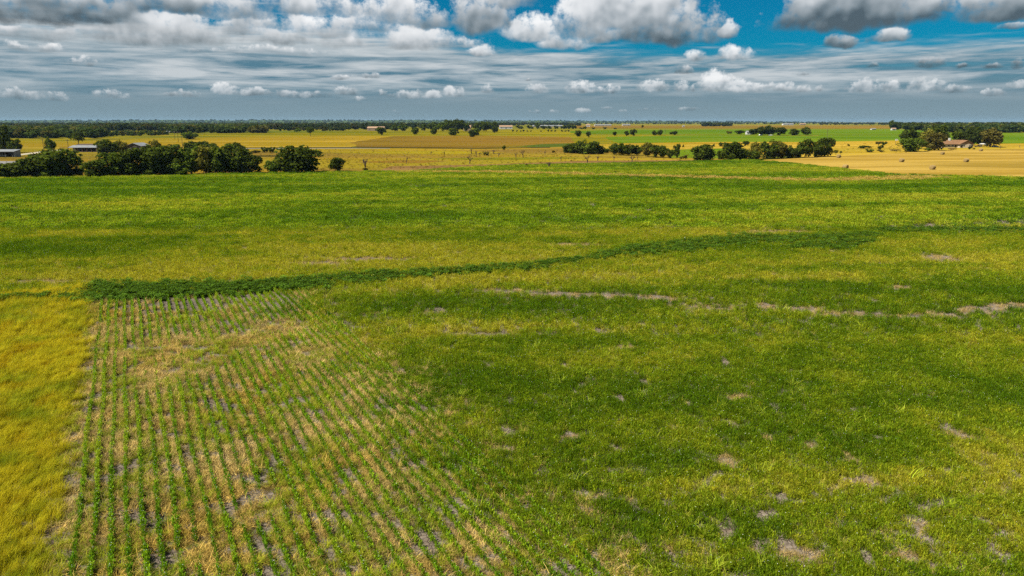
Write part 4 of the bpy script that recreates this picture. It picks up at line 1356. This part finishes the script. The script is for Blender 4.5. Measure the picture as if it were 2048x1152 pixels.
cluster('bare_shrub', 'scattered over the yellow pasture', 'bare shrubs in the yellow pasture', 'leafless', [
    (730, 341.5, 24, 16, 'bare', ''), (813, 328, 15, 8, 'bare', ''), (861, 309, 6, 10, 'bare', ''), (889, 315, 13, 7, 'bare', ''), (939, 327.5, 19, 14, 'bare', ''), (943, 308, 11, 13, 'bare', ''), (953, 314, 12, 9, 'bare', ''), (960, 315, 11, 9, 'bare', ''),
    (968, 311, 10, 12, 'bare', ''), (977, 311, 9, 9, 'bare', ''), (987, 308, 10, 12, 'bare', ''), (997, 313, 7, 12, 'bare', ''), (1032, 317, 11, 9, 'bare', ''), (1046, 316, 17, 12, 'bare', ''), (1090, 312, 10, 8, 'bare', ''), (1097, 337, 13, 16, 'bare', ''),
    (1122, 322, 9, 12, 'bare', ''), (1174, 327.5, 17, 17, 'bare', ''), (1195, 322, 9, 8, 'bare', ''), (1228, 323, 11, 6, 'bare', ''), (1265, 324, 15, 14, 'bare', ''), (1274, 321, 8, 9, 'bare', '')], 'shrub', 'shrub')
plant_tree('tree', 1008, 304, 13, 9, 'open', 'd', 'small leafy tree with a bent trunk among the leafless shrubs')
cluster('bush', 'at the foot of the leafless shrubs', 'low bushes in the yellow pasture', 'low dark', [(731, 342.5, 7, 10, 'small', 'b'), (972, 311, 7, 12, 'small', 'o'), (1052, 333, 6, 6, 'small', 'b'), (1107, 306, 5, 7, 'small', 'b')], 'bush', 'bush')

tx, ty, tt, ts = [], [], [], []
for (x0, x1, ya, yb, n_) in ((-40, 700, 300, 348, 900), (640, 1150, 299, 338, 1100), (1100, 1420, 296, 322, 350), (640, 1180, 272, 292, 260), (1150, 1800, 284, 298, 300), (1660, 1860, 292, 306, 160)):
    for _ in range(n_):
        p = at(trand.uniform(x0, x1), trand.uniform(ya, yb))
        if p.y < np.interp(p.x, EDGE_X, EDGE_Y_W) + 2:
            continue
        tx.append(p); ts.append(trand.uniform(.7, 2.4))
        q = trand.random()
        tt.append((.07, .062, .014) if q < .45 else (.16, .10, .03) if q < .7 else (.12, .13, .015))
scatter('pasture_tufts', 'weed', np.array([tuple(p) for p in tx]) + np.array([0, 0, .05]), np.array(tt), np.array(ts), rng.uniform(0, 6.28, len(tx)),
        'dark and rusty tufts dotted over the dry pastures', 'weeds', None, 'stuff', .1)

# ------------------------------------------------------------------ far woods, each a mass nobody could count
c = PC['wood'] = proto_collection('wood_protos')
for i in range(5):
    me, _ = crown_mesh('wood_crown_%d' % i, 400 + i, .0, 12, 330, .13, M['plant'])
    c.objects.link(bpy.data.objects.new('wood_crown_%d' % i, me))
WOOD_T = np.array([(.040, .058, .013), (.052, .068, .014), (.032, .050, .013), (.062, .062, .018), (.028, .046, .014)])


def wood(label, areas, group='far woods'):
    P, S, T = [], [], []
    for (x0, x1, ya, yb, n, h0, h1) in areas:
        for _ in range(n):
            p = at(trand.uniform(x0, x1), trand.uniform(ya, yb))
            h = trand.uniform(h0, h1)
            w = h * trand.uniform(1.0, 1.7)
            P.append(p); S.append((w, w, h)); T.append(WOOD_T[trand.randrange(5)] * trand.uniform(.7, 1.35) * (1.5 if yb > 264 else 1.0))
    scatter('woods', 'wood', np.array([tuple(p) for p in P]), np.array(T), np.array(S), rng.uniform(0, 6.28, len(P)), label, 'woods', group, 'stuff', 0.0)


sheet('pasture', [(205, 267.5), (215, 263), (330, 262.4), (345, 264), (335, 268)], M['olive'], .06, 'narrow yellow clearing in front of the left woods', .5)
wood('dark woods behind the gold field at the far left', [(-70, 200, 258, 277, 420, 6, 11), (-70, 200, 251, 258, 300, 7, 12), (200, 335, 250, 262, 320, 8, 13), (160, 210, 266, 274, 60, 6, 10)])
wood('scrubby hedge below the narrow yellow clearing', [(205, 335, 267.5, 272.5, 70, 3, 6)])
wood('green woods behind the utility poles', [(335, 530, 251, 266.5, 460, 7, 12), (530, 800, 250, 259.5, 380, 7, 12), (560, 690, 260, 262, 40, 5, 8), (800, 1000, 249, 257, 220, 8, 14)])
wood('blue distant woods along the left horizon', [(-70, 800, 247, 251, 800, 6, 13)])
wood('low distant woods along the right horizon', [(800, 2120, 246.6, 248.4, 1000, 5, 11), (1000, 1160, 248.4, 252, 130, 8, 13), (1640, 1800, 248, 250, 90, 8, 12)])
wood('square wood standing on the right horizon', [(1404, 1464, 251.2, 252.8, 60, 8, 13)])
wood('thick woods behind the right hand green field', [(1790, 2120, 250, 258, 300, 7, 15), (1850, 2120, 257, 265.5, 280, 6, 13), (1795, 1880, 256, 260, 40, 8, 12)])
# low wooded ridge on the left horizon
hv, hf = [], []
n = 60
for i in range(n + 1):
    x = -9500 + 13500 * i / n
    z = 33 * max(0.0, math.sin(math.pi * min(1, (i + 6) / (n * 1.1)))) ** .7 * (1 + .12 * math.sin(i * .9) + .08 * math.sin(i * 2.3))
    hv += [(x, 8200, 3.5), (x, 8900, 4 + z), (x, 10500, 3.5)]
for i in range(n):
    for j in range(2):
        hf.append((i * 3 + j, i * 3 + 3 + j, i * 3 + 4 + j, i * 3 + 1 + j))
tag(mesh_obj('hills', hv, hf, M['dgreen'], None, True), 'low wooded ridge on the left horizon', kind='structure')
P, S, T = [], [], []
for _ in range(1400):
    x, t = trand.uniform(-9400, 3900), trand.uniform(.02, 1)
    i = (x + 9500) / 13500 * n
    z = 33 * max(0.0, math.sin(math.pi * min(1, (i + 6) / (n * 1.1)))) ** .7
    P.append((x, 8200 + 700 * t, 3 + z * t)); h = trand.uniform(9, 16); S.append((h * 2, h * 2, h)); T.append(WOOD_T[trand.randrange(5)])
scatter('woods', 'wood', np.array(P), np.array(T), np.array(S), rng.uniform(0, 6.28, len(P)), 'woods covering the low ridge on the left horizon', 'woods', 'far woods', 'stuff', 0.0)


# ------------------------------------------------------------------ buildings
def gable(root, w, d, eave, ridge, wall_m, roof_m, along='x', over=.5, x0=None, thick=.18):
    """walls with gable ends and a two-slope roof; the ridge runs along x or y"""
    x0 = -w / 2 if x0 is None else x0
    x1 = x0 + w
    if along == 'x':
        V = [(x0, 0, 0), (x1, 0, 0), (x1, d, 0), (x0, d, 0), (x0, 0, eave), (x1, 0, eave), (x1, d, eave), (x0, d, eave), (x0, d / 2, ridge), (x1, d / 2, ridge)]
        Fc = [(0, 1, 5, 4), (2, 3, 7, 6), (1, 2, 6, 9, 5), (3, 0, 4, 8, 7)]
    else:
        V = [(x0, 0, 0), (x1, 0, 0), (x1, d, 0), (x0, d, 0), (x0, 0, eave), (x1, 0, eave), (x1, d, eave), (x0, d, eave), ((x0 + x1) / 2, 0, ridge), ((x0 + x1) / 2, d, ridge)]
        Fc = [(0, 1, 5, 8, 4), (1, 2, 6, 5), (2, 3, 7, 9, 6), (3, 0, 4, 7)]
    wall = mesh_obj('wall', V, Fc, wall_m, root)
    parts = []
    sl = (ridge - eave) / ((d if along == 'x' else w) / 2)
    o = over
    if along == 'x':
        for s in (0, 1):
            ya, yb = (-o, d / 2) if s == 0 else (d + o, d / 2)
            za, zb = eave - o * sl + .03, ridge + .03
            v = [(x0 - o, ya, za), (x1 + o, ya, za), (x1 + o, yb, zb), (x0 - o, yb, zb)]
            v += [(a, b, c + thick) for a, b, c in v]
            parts.append((v, [(0, 3, 2, 1), (4, 5, 6, 7), (0, 1, 5, 4), (1, 2, 6, 5), (2, 3, 7, 6), (3, 0, 4, 7)]))
    else:
        xm = (x0 + x1) / 2
        for s in (0, 1):
            xa = x0 - o if s == 0 else x1 + o
            za, zb = eave - o * sl + .03, ridge + .03
            v = [(xa, -o, za), (xm, -o, zb), (xm, d + o, zb), (xa, d + o, za)]
            v += [(a, b, c + thick) for a, b, c in v]
            parts.append((v, [(0, 3, 2, 1), (4, 5, 6, 7), (0, 1, 5, 4), (1, 2, 6, 5), (2, 3, 7, 6), (3, 0, 4, 7)]))
    V, Fc = join_vf(parts)
    roof = mesh_obj('roof', V, Fc, roof_m, root)
    return wall, roof


def window(root, x, z, w, h, y=-.03, frame=True):
    f = box('window', x - w / 2 - .08, x + w / 2 + .08, y - .04, y + .03, z - .08, z + h + .08, M['white'], root)
    box('pane', x - w / 2, x + w / 2, y - .06, y - .041, z, z + h, M['glass'], f)
    return f


def door(root, x, w, h, y=-.03, mat=None):
    f = box('door', x - w / 2, x + w / 2, y - .05, y + .03, 0, h, mat or M['dark'], root)
    box('handle', x + w * .3, x + w * .3 + .08, y - .10, y - .051, h * .45, h * .45 + .12, M['metal'], f)
    return f


def building(name, px, py, label, cat, rz=0.0):
    p = at(px, py)
    return tag(empty(name, (p.x, p.y, p.z + .02), rz), label, cat), m_per_px(p)


# brown-roofed ranch house among the yard trees
hs, k = building('ranch_house', 1914, 295.5, 'low cream house with brown roof and white chimney among dark trees', 'house', R(-4))
gable(hs, 17.0, 9.0, 2.9, 5.6, M['cream'], M['shingle'], 'x', .7, -11.5)
rfs = [o for o in hs.children if o.name.startswith('roof')]
box('chimney', -4.9, -3.7, 3.4, 4.6, 4.6, 7.2, M['white'], rfs[0])
wing = mesh_obj('wing', [(.2, -3.2, 0), (9.8, -3.2, 0), (9.8, 6, 0), (.2, 6, 0), (.2, -3.2, 2.9), (9.8, -3.2, 2.9), (9.8, 6, 2.9), (.2, 6, 2.9)],
                [(0, 1, 5, 4), (1, 2, 6, 5), (2, 3, 7, 6), (3, 0, 4, 7)], M['cream'], hs)
mesh_obj('gable', [(.2, -3.18, 2.9), (9.8, -3.18, 2.9), (5, -3.18, 5.5), (.2, -2.9, 2.9), (9.8, -2.9, 2.9), (5, -2.9, 5.5)], [(0, 1, 2), (5, 4, 3), (0, 3, 4, 1), (1, 4, 5, 2), (2, 5, 3, 0)], M['gable'], hs)
rv = []
for xa in (-.6, 10.6):
    v = [(xa, -3.9, 2.52), (5, -3.9, 5.56), (5, 5.2, 5.56), (xa, 5.2, 2.52)]
    rv.append((v + [(a, b, c + .2) for a, b, c in v], [(0, 3, 2, 1), (4, 5, 6, 7), (0, 1, 5, 4), (1, 2, 6, 5), (2, 3, 7, 6), (3, 0, 4, 7)]))
mesh_obj('wing_roof', *join_vf(rv), M['shingle'], hs)
for x, w in ((1.6, 1.3), (8.9, 1.3)):
    arch = [(x - w / 2, 0), (x + w / 2, 0), (x + w / 2, 1.6)] + [(x + w / 2 * math.cos(a), 1.6 + .55 * math.sin(a)) for a in np.linspace(.3, math.pi - .3, 6)] + [(x - w / 2, 1.6)]
    n_ = len(arch)
    mesh_obj('arched_doorway', [(a, -3.26, b) for a, b in arch] + [(a, -3.21, b) for a, b in arch], [tuple(range(n_)), tuple(range(2 * n_ - 1, n_ - 1, -1))] + [(i, i + n_, (i + 1) % n_ + n_, (i + 1) % n_) for i in range(n_)], M['dark'], hs)
for x in (3.2, 7.4):
    window(hs, x, 1.2, .9, 1.2, -3.23)
for x in (-9.5, -6.2, -3.4):
    window(hs, x, 1.1, 1.3, 1.1)
door(hs, -1.2, 1.0, 2.1)

# long open barn on the left
bn, k = building('open_barn', 162, 304.5, 'long open barn with pale metal roof and dark interior behind the hedgerow', 'barn', R(2))
W_ = 65 * k
mesh_obj('roof', [(-W_ / 2 + 3, -.8, 2.9), (W_ / 2, -.8, 2.9), (W_ / 2, 5.5, 4.2), (-W_ / 2 + 3, 5.5, 4.2), (-W_ / 2 + 3, -.8, 3.1), (W_ / 2, -.8, 3.1), (W_ / 2, 5.5, 4.4), (-W_ / 2 + 3, 5.5, 4.4)],
         [(0, 3, 2, 1), (4, 5, 6, 7), (0, 1, 5, 4), (1, 2, 6, 5), (2, 3, 7, 6), (3, 0, 4, 7)], M['metal'], bn)
mesh_obj('rear_roof', [(-W_ * .28, 5.6, 4.5), (W_ * .28, 5.6, 4.5), (W_ * .28, 9.5, 5.0), (-W_ * .28, 9.5, 5.0), (-W_ * .28, 5.6, 4.7), (W_ * .28, 5.6, 4.7), (W_ * .28, 9.5, 5.2), (-W_ * .28, 9.5, 5.2)],
         [(0, 3, 2, 1), (4, 5, 6, 7), (0, 1, 5, 4), (1, 2, 6, 5), (2, 3, 7, 6), (3, 0, 4, 7)], M['darkmetal'], bn)
box('back_wall', -W_ / 2 + 3, W_ / 2 - .2, 5.2, 5.4, 0, 4.0, M['darkmetal'], bn)
mesh_obj('end_wall', [(W_ / 2 - .15, -.6, 0), (W_ / 2 - .15, 5.2, 0), (W_ / 2 - .15, 5.2, 4.0), (W_ / 2 - .15, -.6, 2.85), (W_ / 2 + .05, -.6, 0), (W_ / 2 + .05, 5.2, 0), (W_ / 2 + .05, 5.2, 4.0), (W_ / 2 + .05, -.6, 2.85)],
         [(0, 1, 2, 3), (7, 6, 5, 4), (0, 4, 5, 1), (1, 5, 6, 2), (2, 6, 7, 3), (3, 7, 4, 0)], M['tanwall'], bn)
for i in range(7):
    x = -W_ / 2 + 3.2 + i * (W_ - 3.8) / 6
    box('post', x - .1, x + .1, -.5, -.3, 0, 2.9, M['rust'], bn)
box('low_wall', -W_ / 2 + 3.4, W_ / 2 - .5, -.28, -.12, 0, .7, M['darkmetal'], bn)
for i in range(3):
    x = -W_ / 2 - 2.5 + i * 2.4
    box('frame_post', x - .1, x + .1, .2, .4, 0, 3.0, M['rust'], bn)
box('frame_beam', -W_ / 2 - 2.7, -W_ / 2 + 2.9, .15, .45, 3.0, 3.25, M['rust'], bn)

# shed at the left edge with a vehicle inside
sh, k = building('open_shed', 8, 314.5, 'open fronted metal shed at the left edge behind the bushes', 'shed', R(3))
mesh_obj('roof', [(-8, -.8, 3.0), (6.4, -.8, 3.0), (6.4, 6, 4.0), (-8, 6, 4.0), (-8, -.8, 3.25), (6.4, -.8, 3.25), (6.4, 6, 4.25), (-8, 6, 4.25)],
         [(0, 3, 2, 1), (4, 5, 6, 7), (0, 1, 5, 4), (1, 2, 6, 5), (2, 3, 7, 6), (3, 0, 4, 7)], M['metal'], sh)
box('back_wall', -7.8, 6.0, 5.6, 5.8, 0, 3.7, M['darkmetal'], sh)
mesh_obj('side_wall', [(5.9, -.4, 0), (5.9, 5.6, 0), (5.9, 5.6, 3.8), (5.9, -.4, 3.0), (6.1, -.4, 0), (6.1, 5.6, 0), (6.1, 5.6, 3.8), (6.1, -.4, 3.0)],
         [(0, 1, 2, 3), (7, 6, 5, 4), (0, 4, 5, 1), (1, 5, 6, 2), (2, 6, 7, 3), (3, 7, 4, 0)], M['metal'], sh)
for x in (-7.6, -3.2, 1.2, 5.0):
    box('post', x - .1, x + .1, -.4, -.2, 0, 3.0, M['metal'], sh)


def vehicle(px, py, label, paint, rz=0.0, truck=False, cat='vehicle'):
    p = at(px, py)
    e = tag(empty('parked_vehicle', (p.x, p.y, p.z + .02), rz), label, cat)
    L, W, Hh = 4.7, 1.85, .95
    prof = [(-2.35, .35), (2.35, .35), (2.4, .75), (2.2, .95), (1.2, 1.02), (-2.25, 1.02), (-2.4, .8)]
    n = len(prof)
    V = [(x, -W / 2, z) for x, z in prof] + [(x, W / 2, z) for x, z in prof]
    mesh_obj('body', V, [tuple(range(n)), tuple(range(2 * n - 1, n - 1, -1))] + [(i, i + n, (i + 1) % n + n, (i + 1) % n) for i in range(n)], paint, e)
    cab = [(-.4 if truck else -2.1, 1.02), (1.2, 1.02), (.55, 1.62), (-.3 if truck else -1.7, 1.66)]
    V = [(x, -W / 2 + .08, z) for x, z in cab] + [(x, W / 2 - .08, z) for x, z in cab]
    c = mesh_obj('cabin', V, [(0, 1, 2, 3), (7, 6, 5, 4), (0, 4, 5, 1), (1, 5, 6, 2), (2, 6, 7, 3), (3, 7, 4, 0)], paint, e)
    for s in (-1, 1):
        y = s * (W / 2 - .06)
        mesh_obj('window', [(cab[0][0] + .2, y, 1.08), (1.0, y, 1.08), (.5, y, 1.55), (cab[3][0] + .15, y, 1.58)], [(0, 1, 2, 3)], M['glass'], c)
    for x in (-1.5, 1.5):
        for y in (-W / 2, W / 2):
            V, Fc = tube([(x, y - .11, .34), (x, y + .11, .34)], [.34, .34], 12)
            wl = mesh_obj('wheel', V, Fc, M['rubber'], e)
            V, Fc = tube([(x, y - .13, .34), (x, y + .13, .34)], [.19, .19], 8)
            mesh_obj('rim', V, Fc, M['metal'], wl)
    return e


vehicle(9, 313.5, 'white vehicle parked inside the open shed at the left edge', M['white'], R(20))
gv_, k = building('gabled_shed', 268, 303, 'white gabled metal shed rising behind the hedgerow trees', 'shed', R(-3))
gable(gv_, 10.4, 12, 3.6, 5.5, M['darkmetal'], M['metal'], 'y', .5)
door(gv_, 0, 3.2, 2.9)

# small far buildings
FAR = [('farm_building', 751, 261.5, 34, 8, 'long tan building half hidden by lone trees left of the grove', 'tanwall', 'tanroof', 3),
       ('farm_building', 934, 262, 15, 11, 'tan gabled building between the two halves of the grove', 'tanwall', 'tanroof', 1),
       ('farm_building', 1012, 258, 26, 7, 'long white building with faded tan roof right of the grove', 'white', 'tanroof', 3),
       ('farm_building', 1176, 253.5, 8, 5, 'tiny white house right of the far hedge', 'white', 'tanroof', 1),
       ('farm_building', 1206, 252.4, 34, 3.6, 'long low pale building on the centre right horizon', 'cream', 'metal', 5),
       ('farm_building', 1253, 251.8, 16, 3.4, 'short pale building right of the long low one', 'cream', 'metal', 2),
       ('farm_building', 1577, 250.4, 22, 3.6, 'white building on the horizon above the far farmstead', 'white', 'metal', 3),
       ('farm_building', 1606, 250.2, 11, 3.4, 'small tan building right of the white horizon building', 'tanwall', 'tanroof', 2),
       ('farm_building', 349, 265, 11, 6, 'white house among trees above the utility poles', 'white', 'metal', 2),
       ('farm_building', 336, 266, 8, 3.6, 'low pale outbuilding left of the white house by the poles', 'cream', 'metal', 1),
       ('farm_building', 1501, 269, 15, 7, 'white gabled farmhouse at the far farmstead', 'white', 'metal', 2),
       ('farm_building', 1788, 260.5, 8, 4.5, 'tiny white house under the tall far tree', 'white', 'tanroof', 1),
       ('farm_building', 1748, 259.5, 9, 2.6, 'low white shed above the right hand green field', 'white', 'metal', 1),
       ('farm_building', 1845, 290, 13, 9, 'grey roofed shed between the yard trees', 'tanwall', 'metal', 1),
       ('farm_building', 1367, 254, 4, 3, 'tiny white shed left of the square wood', 'white', 'metal', 1),
       ('farm_building', 1095, 254.5, 60, 4.0, 'long pale low building behind the far hedge', 'cream', 'metal', 6)]
for (nm, px, py, wp, hp, lab, wm_, rm_, nwin) in FAR:
    e, k = building(nm, px, py, lab, 'building', R(trand.uniform(-6, 6)))
    w_, h_ = wp * k, hp * k
    gable(e, w_, min(w_ * .7, 14), h_ * .62, h_, M[wm_], M[rm_], 'x', .4)
    for i in range(nwin):
        x = -w_ / 2 + w_ * (i + .5) / nwin
        if i == nwin // 2:
            door(e, x, min(1.6, w_ * .2), h_ * .48)
        else:
            window(e, x, h_ * .2, min(1.4, w_ * .12), h_ * .24)
cn, k = building('white_canopy', 1966, 294, 'small white canopy under the brown tinged tree', 'canopy')
mesh_obj('cover', [(-2.2, -2, 2.3), (2.2, -2, 2.3), (2.2, 2, 2.3), (-2.2, 2, 2.3), (0, 0, 3.3), (-2.2, -2, 2.15), (2.2, -2, 2.15), (2.2, 2, 2.15), (-2.2, 2, 2.15)],
         [(0, 1, 4), (1, 2, 4), (2, 3, 4), (3, 0, 4), (0, 5, 6, 1), (1, 6, 7, 2), (2, 7, 8, 3), (3, 8, 5, 0)], M['white'], cn)
for x in (-2, 2):
    for y in (-1.8, 1.8):
        box('leg', x - .05, x + .05, y - .05, y + .05, 0, 2.3, M['metal'], cn)
vehicle(1990, 294.5, 'pale vehicle parked right of the white canopy', M['white'], R(10))
vehicle(1956, 294, 'dark vehicle parked left of the white canopy', M['dark'], R(-15), True)
vehicle(1521, 271.3, 'white vehicle parked left of centre at the far farmstead', M['white'], R(30))
vehicle(1541, 271.3, 'white vehicle parked under the tall farmstead tree', M['white'], R(-20), True)


def trailer(px, py, label, mat, L=5.0, load=None):
    p = at(px, py)
    e = tag(empty('farm_trailer', (p.x, p.y, p.z + .02), R(trand.uniform(-12, 12))), label, 'trailer')
    box('bed', -L / 2, L / 2, -1, 1, .55, .75, mat, e)
    box('side_board', -L / 2, L / 2, -1.04, -.98, .75, 1.15, mat, e)
    box('side_board', -L / 2, L / 2, .98, 1.04, .75, 1.15, mat, e)
    box('drawbar', L / 2, L / 2 + 1.2, -.06, .06, .5, .62, mat, e)
    for y in (-1.02, 1.02):
        V, Fc = tube([(0, y - .1, .36), (0, y + .1, .36)], [.36, .36], 12)
        mesh_obj('wheel', V, Fc, M['rubber'], e)
    return e


trailer(1904, 300, 'low rusty trailer on the lawn before the brown roofed house', M['rust'])
trailer(1790, 302.5, 'low dark trailer by the field edge left of the yard trees', M['darkmetal'], 6.5)


# ------------------------------------------------------------------ bales, poles, posts
def bale_mesh():
    bm = bmesh.new()
    rad, half, n = .86, .78, 28
    prof = [(-half, 0.0), (-half - .02, .3), (-half, .62), (-half + .05, .80), (-half + .15, rad), (-.25, rad * 1.015), (.25, rad * 1.015), (half - .15, rad), (half - .05, .80), (half, .62), (half + .02, .3), (half, 0.0)]
    rr = random.Random(5)
    rings = []
    for j, (x, q) in enumerate(prof):
        if q == 0:
            rings.append([bm.verts.new((x, 0, rad * .97))]); continue
        ring = []
        for i in range(n):
            a = 2 * math.pi * i / n
            w = q * (1 + rr.gauss(0, .012))
            z = w * math.sin(a)
            z = max(z, -rad * .93)                      # settled on the ground
            ring.append(bm.verts.new((x + rr.gauss(0, .01), w * math.cos(a), z + rad * .93)))
        rings.append(ring)
    for a, b in zip(rings[:-1], rings[1:]):
        for i in range(n):
            i2 = (i + 1) % n
            if len(a) == 1:
                bm.faces.new((a[0], b[i2], b[i]))
            elif len(b) == 1:
                bm.faces.new((a[i], a[i2], b[0]))
            else:
                bm.faces.new((a[i], a[i2], b[i2], b[i]))
    bmesh.ops.recalc_face_normals(bm, faces=bm.faces[:])
    me = bpy.data.meshes.new('hay_bale')
    bm.to_mesh(me); bm.free()
    me.materials.append(M['straw'])
    me.polygons.foreach_set('use_smooth', [True] * len(me.polygons))
    return me


BM = bale_mesh()
BALES = [(1677, 316, 35, 'round hay bale nearest the windbreak at the stubble field edge'), (1690.5, 338.5, -60, 'round hay bale closest to the green crop, showing its end'),
         (1803, 324.5, 22, 'round hay bale in the middle of the left half of the stubble field'), (1864.5, 339.5, 28, 'round hay bale at the lower middle of the stubble field'),
         (1884.5, 309.5, 25, 'round hay bale below the brownish yard tree'), (1932, 324.5, 20, 'round hay bale right of the middle of the stubble field'),
         (1961.5, 302.5, 25, 'round hay bale at the back edge right of the house')]
for px, py, rot, lab in BALES:
    p = at(px, py)
    o = bpy.data.objects.new('hay_bale', BM)
    COL.objects.link(o)
    o.location = (p.x, p.y, p.z + .11); o.rotation_euler = (0, 0, R(rot))
    o.scale = (1.25, 1.15, 1.15)
    tag(o, lab, 'hay bale', 'hay bales on the stubble field')


def utility_pole(px, py, hpx, label, cross=True):
    p = at(px, py)
    hm = hpx * m_per_px(p)
    e = tag(empty('utility_pole', (p.x, p.y, p.z), R(trand.uniform(-20, 20))), label, 'utility pole', 'utility poles')
    V, Fc = tube([(0, 0, -.3), (0, 0, hm)], [.20, .13], 8)
    mesh_obj('pole', V, Fc, M['wood'], e)
    if cross:
        box('crossarm', -1.2, 1.2, -.22, -.10, hm - .9, hm - .65, M['wood'], e)
        for x in (-1.0, 0, 1.0):
            box('insulator', x - .07, x + .07, -.22, -.08, hm - .65, hm - .4, M['white'], e)
    return e


utility_pole(88, 300, 22, 'utility pole left of the two tiered tree in the gold field')
utility_pole(137, 297, 18, 'leaning utility pole above the left end of the long barn')
utility_pole(350, 279.5, 17, 'farthest of the three utility poles above the hedgerow')
utility_pole(357, 284.5, 21, 'middle one of the three utility poles above the hedgerow')
utility_pole(365.5, 296, 24, 'nearest of the three utility poles above the hedgerow')
utility_pole(1653, 285, 26, 'thin utility pole above the right end of the windbreak')
utility_pole(1330, 271, 12, 'thin utility pole between the lone round trees and the green field')
p = at(1790.5, 291)
e = tag(empty('yard_light', p), 'dark post with a white box on top left of the yard trees', 'post')
V, Fc = tube([(0, 0, 0), (0, 0, 4.6)], [.14, .10], 8)
mesh_obj('post', V, Fc, M['wood'], e)
box('lamp_box', -.2, 1.5, -.3, .3, 4.0, 5.2, M['white'], e)
for px, py, h, lab in ((2000.5, 297.5, 7, 'dark fence post right of the yard trees'), (2039, 295, 5, 'thin fence post near the right edge of the picture')):
    p = at(px, py); hm = h * m_per_px(p)
    V, Fc = tube([(0, 0, -.2), (0, 0, hm * .97), (0, 0, hm)], [.16, .15, .08], 8)
    o = mesh_obj('fence_post', V, Fc, M['wood']); o.location = p
    tag(o, lab, 'fence post')
for px, py, h, lean, lab in ((897.5, 377.5, 6, .25, 'white leaning marker stake in the far green crop'), (1370, 485, 9, .12, 'white marker stake beside the dark leafy band'), (1919, 471, 6, .1, 'short pale stake in the leafy band at the right')):
    p = at(px, py); hm = h * m_per_px(p)
    V, Fc = tube([(0, 0, -.2), (-lean * hm * .5, 0, hm * .5), (-lean * hm, 0, hm * .97), (-lean * hm, 0, hm)], [.06, .055, .05, .02], 8)
    o = mesh_obj('marker_stake', V, Fc, M['white']); o.location = p + Vector((0, 0, SOIL_Z))
    tag(o, lab, 'stake')

# ------------------------------------------------------------------ air
HAZE = 2.2e-5
if HAZE:
    v, f = box_vf(-17500, 17500, -600, 15500, -1.5, 62)
    m, t = new_mat('pale_blue_air')
    vol = t.n('ShaderNodeVolumePrincipled', {'Color': (.42, .70, 1.0, 1), 'Density': HAZE, 'Anisotropy': .1})
    t.n('ShaderNodeOutputMaterial', {'Volume': vol.outputs[0]})
    hz = mesh_obj('haze', v, f, m)
    tag(hz, 'thin blue haze over the far fields', kind='stuff')
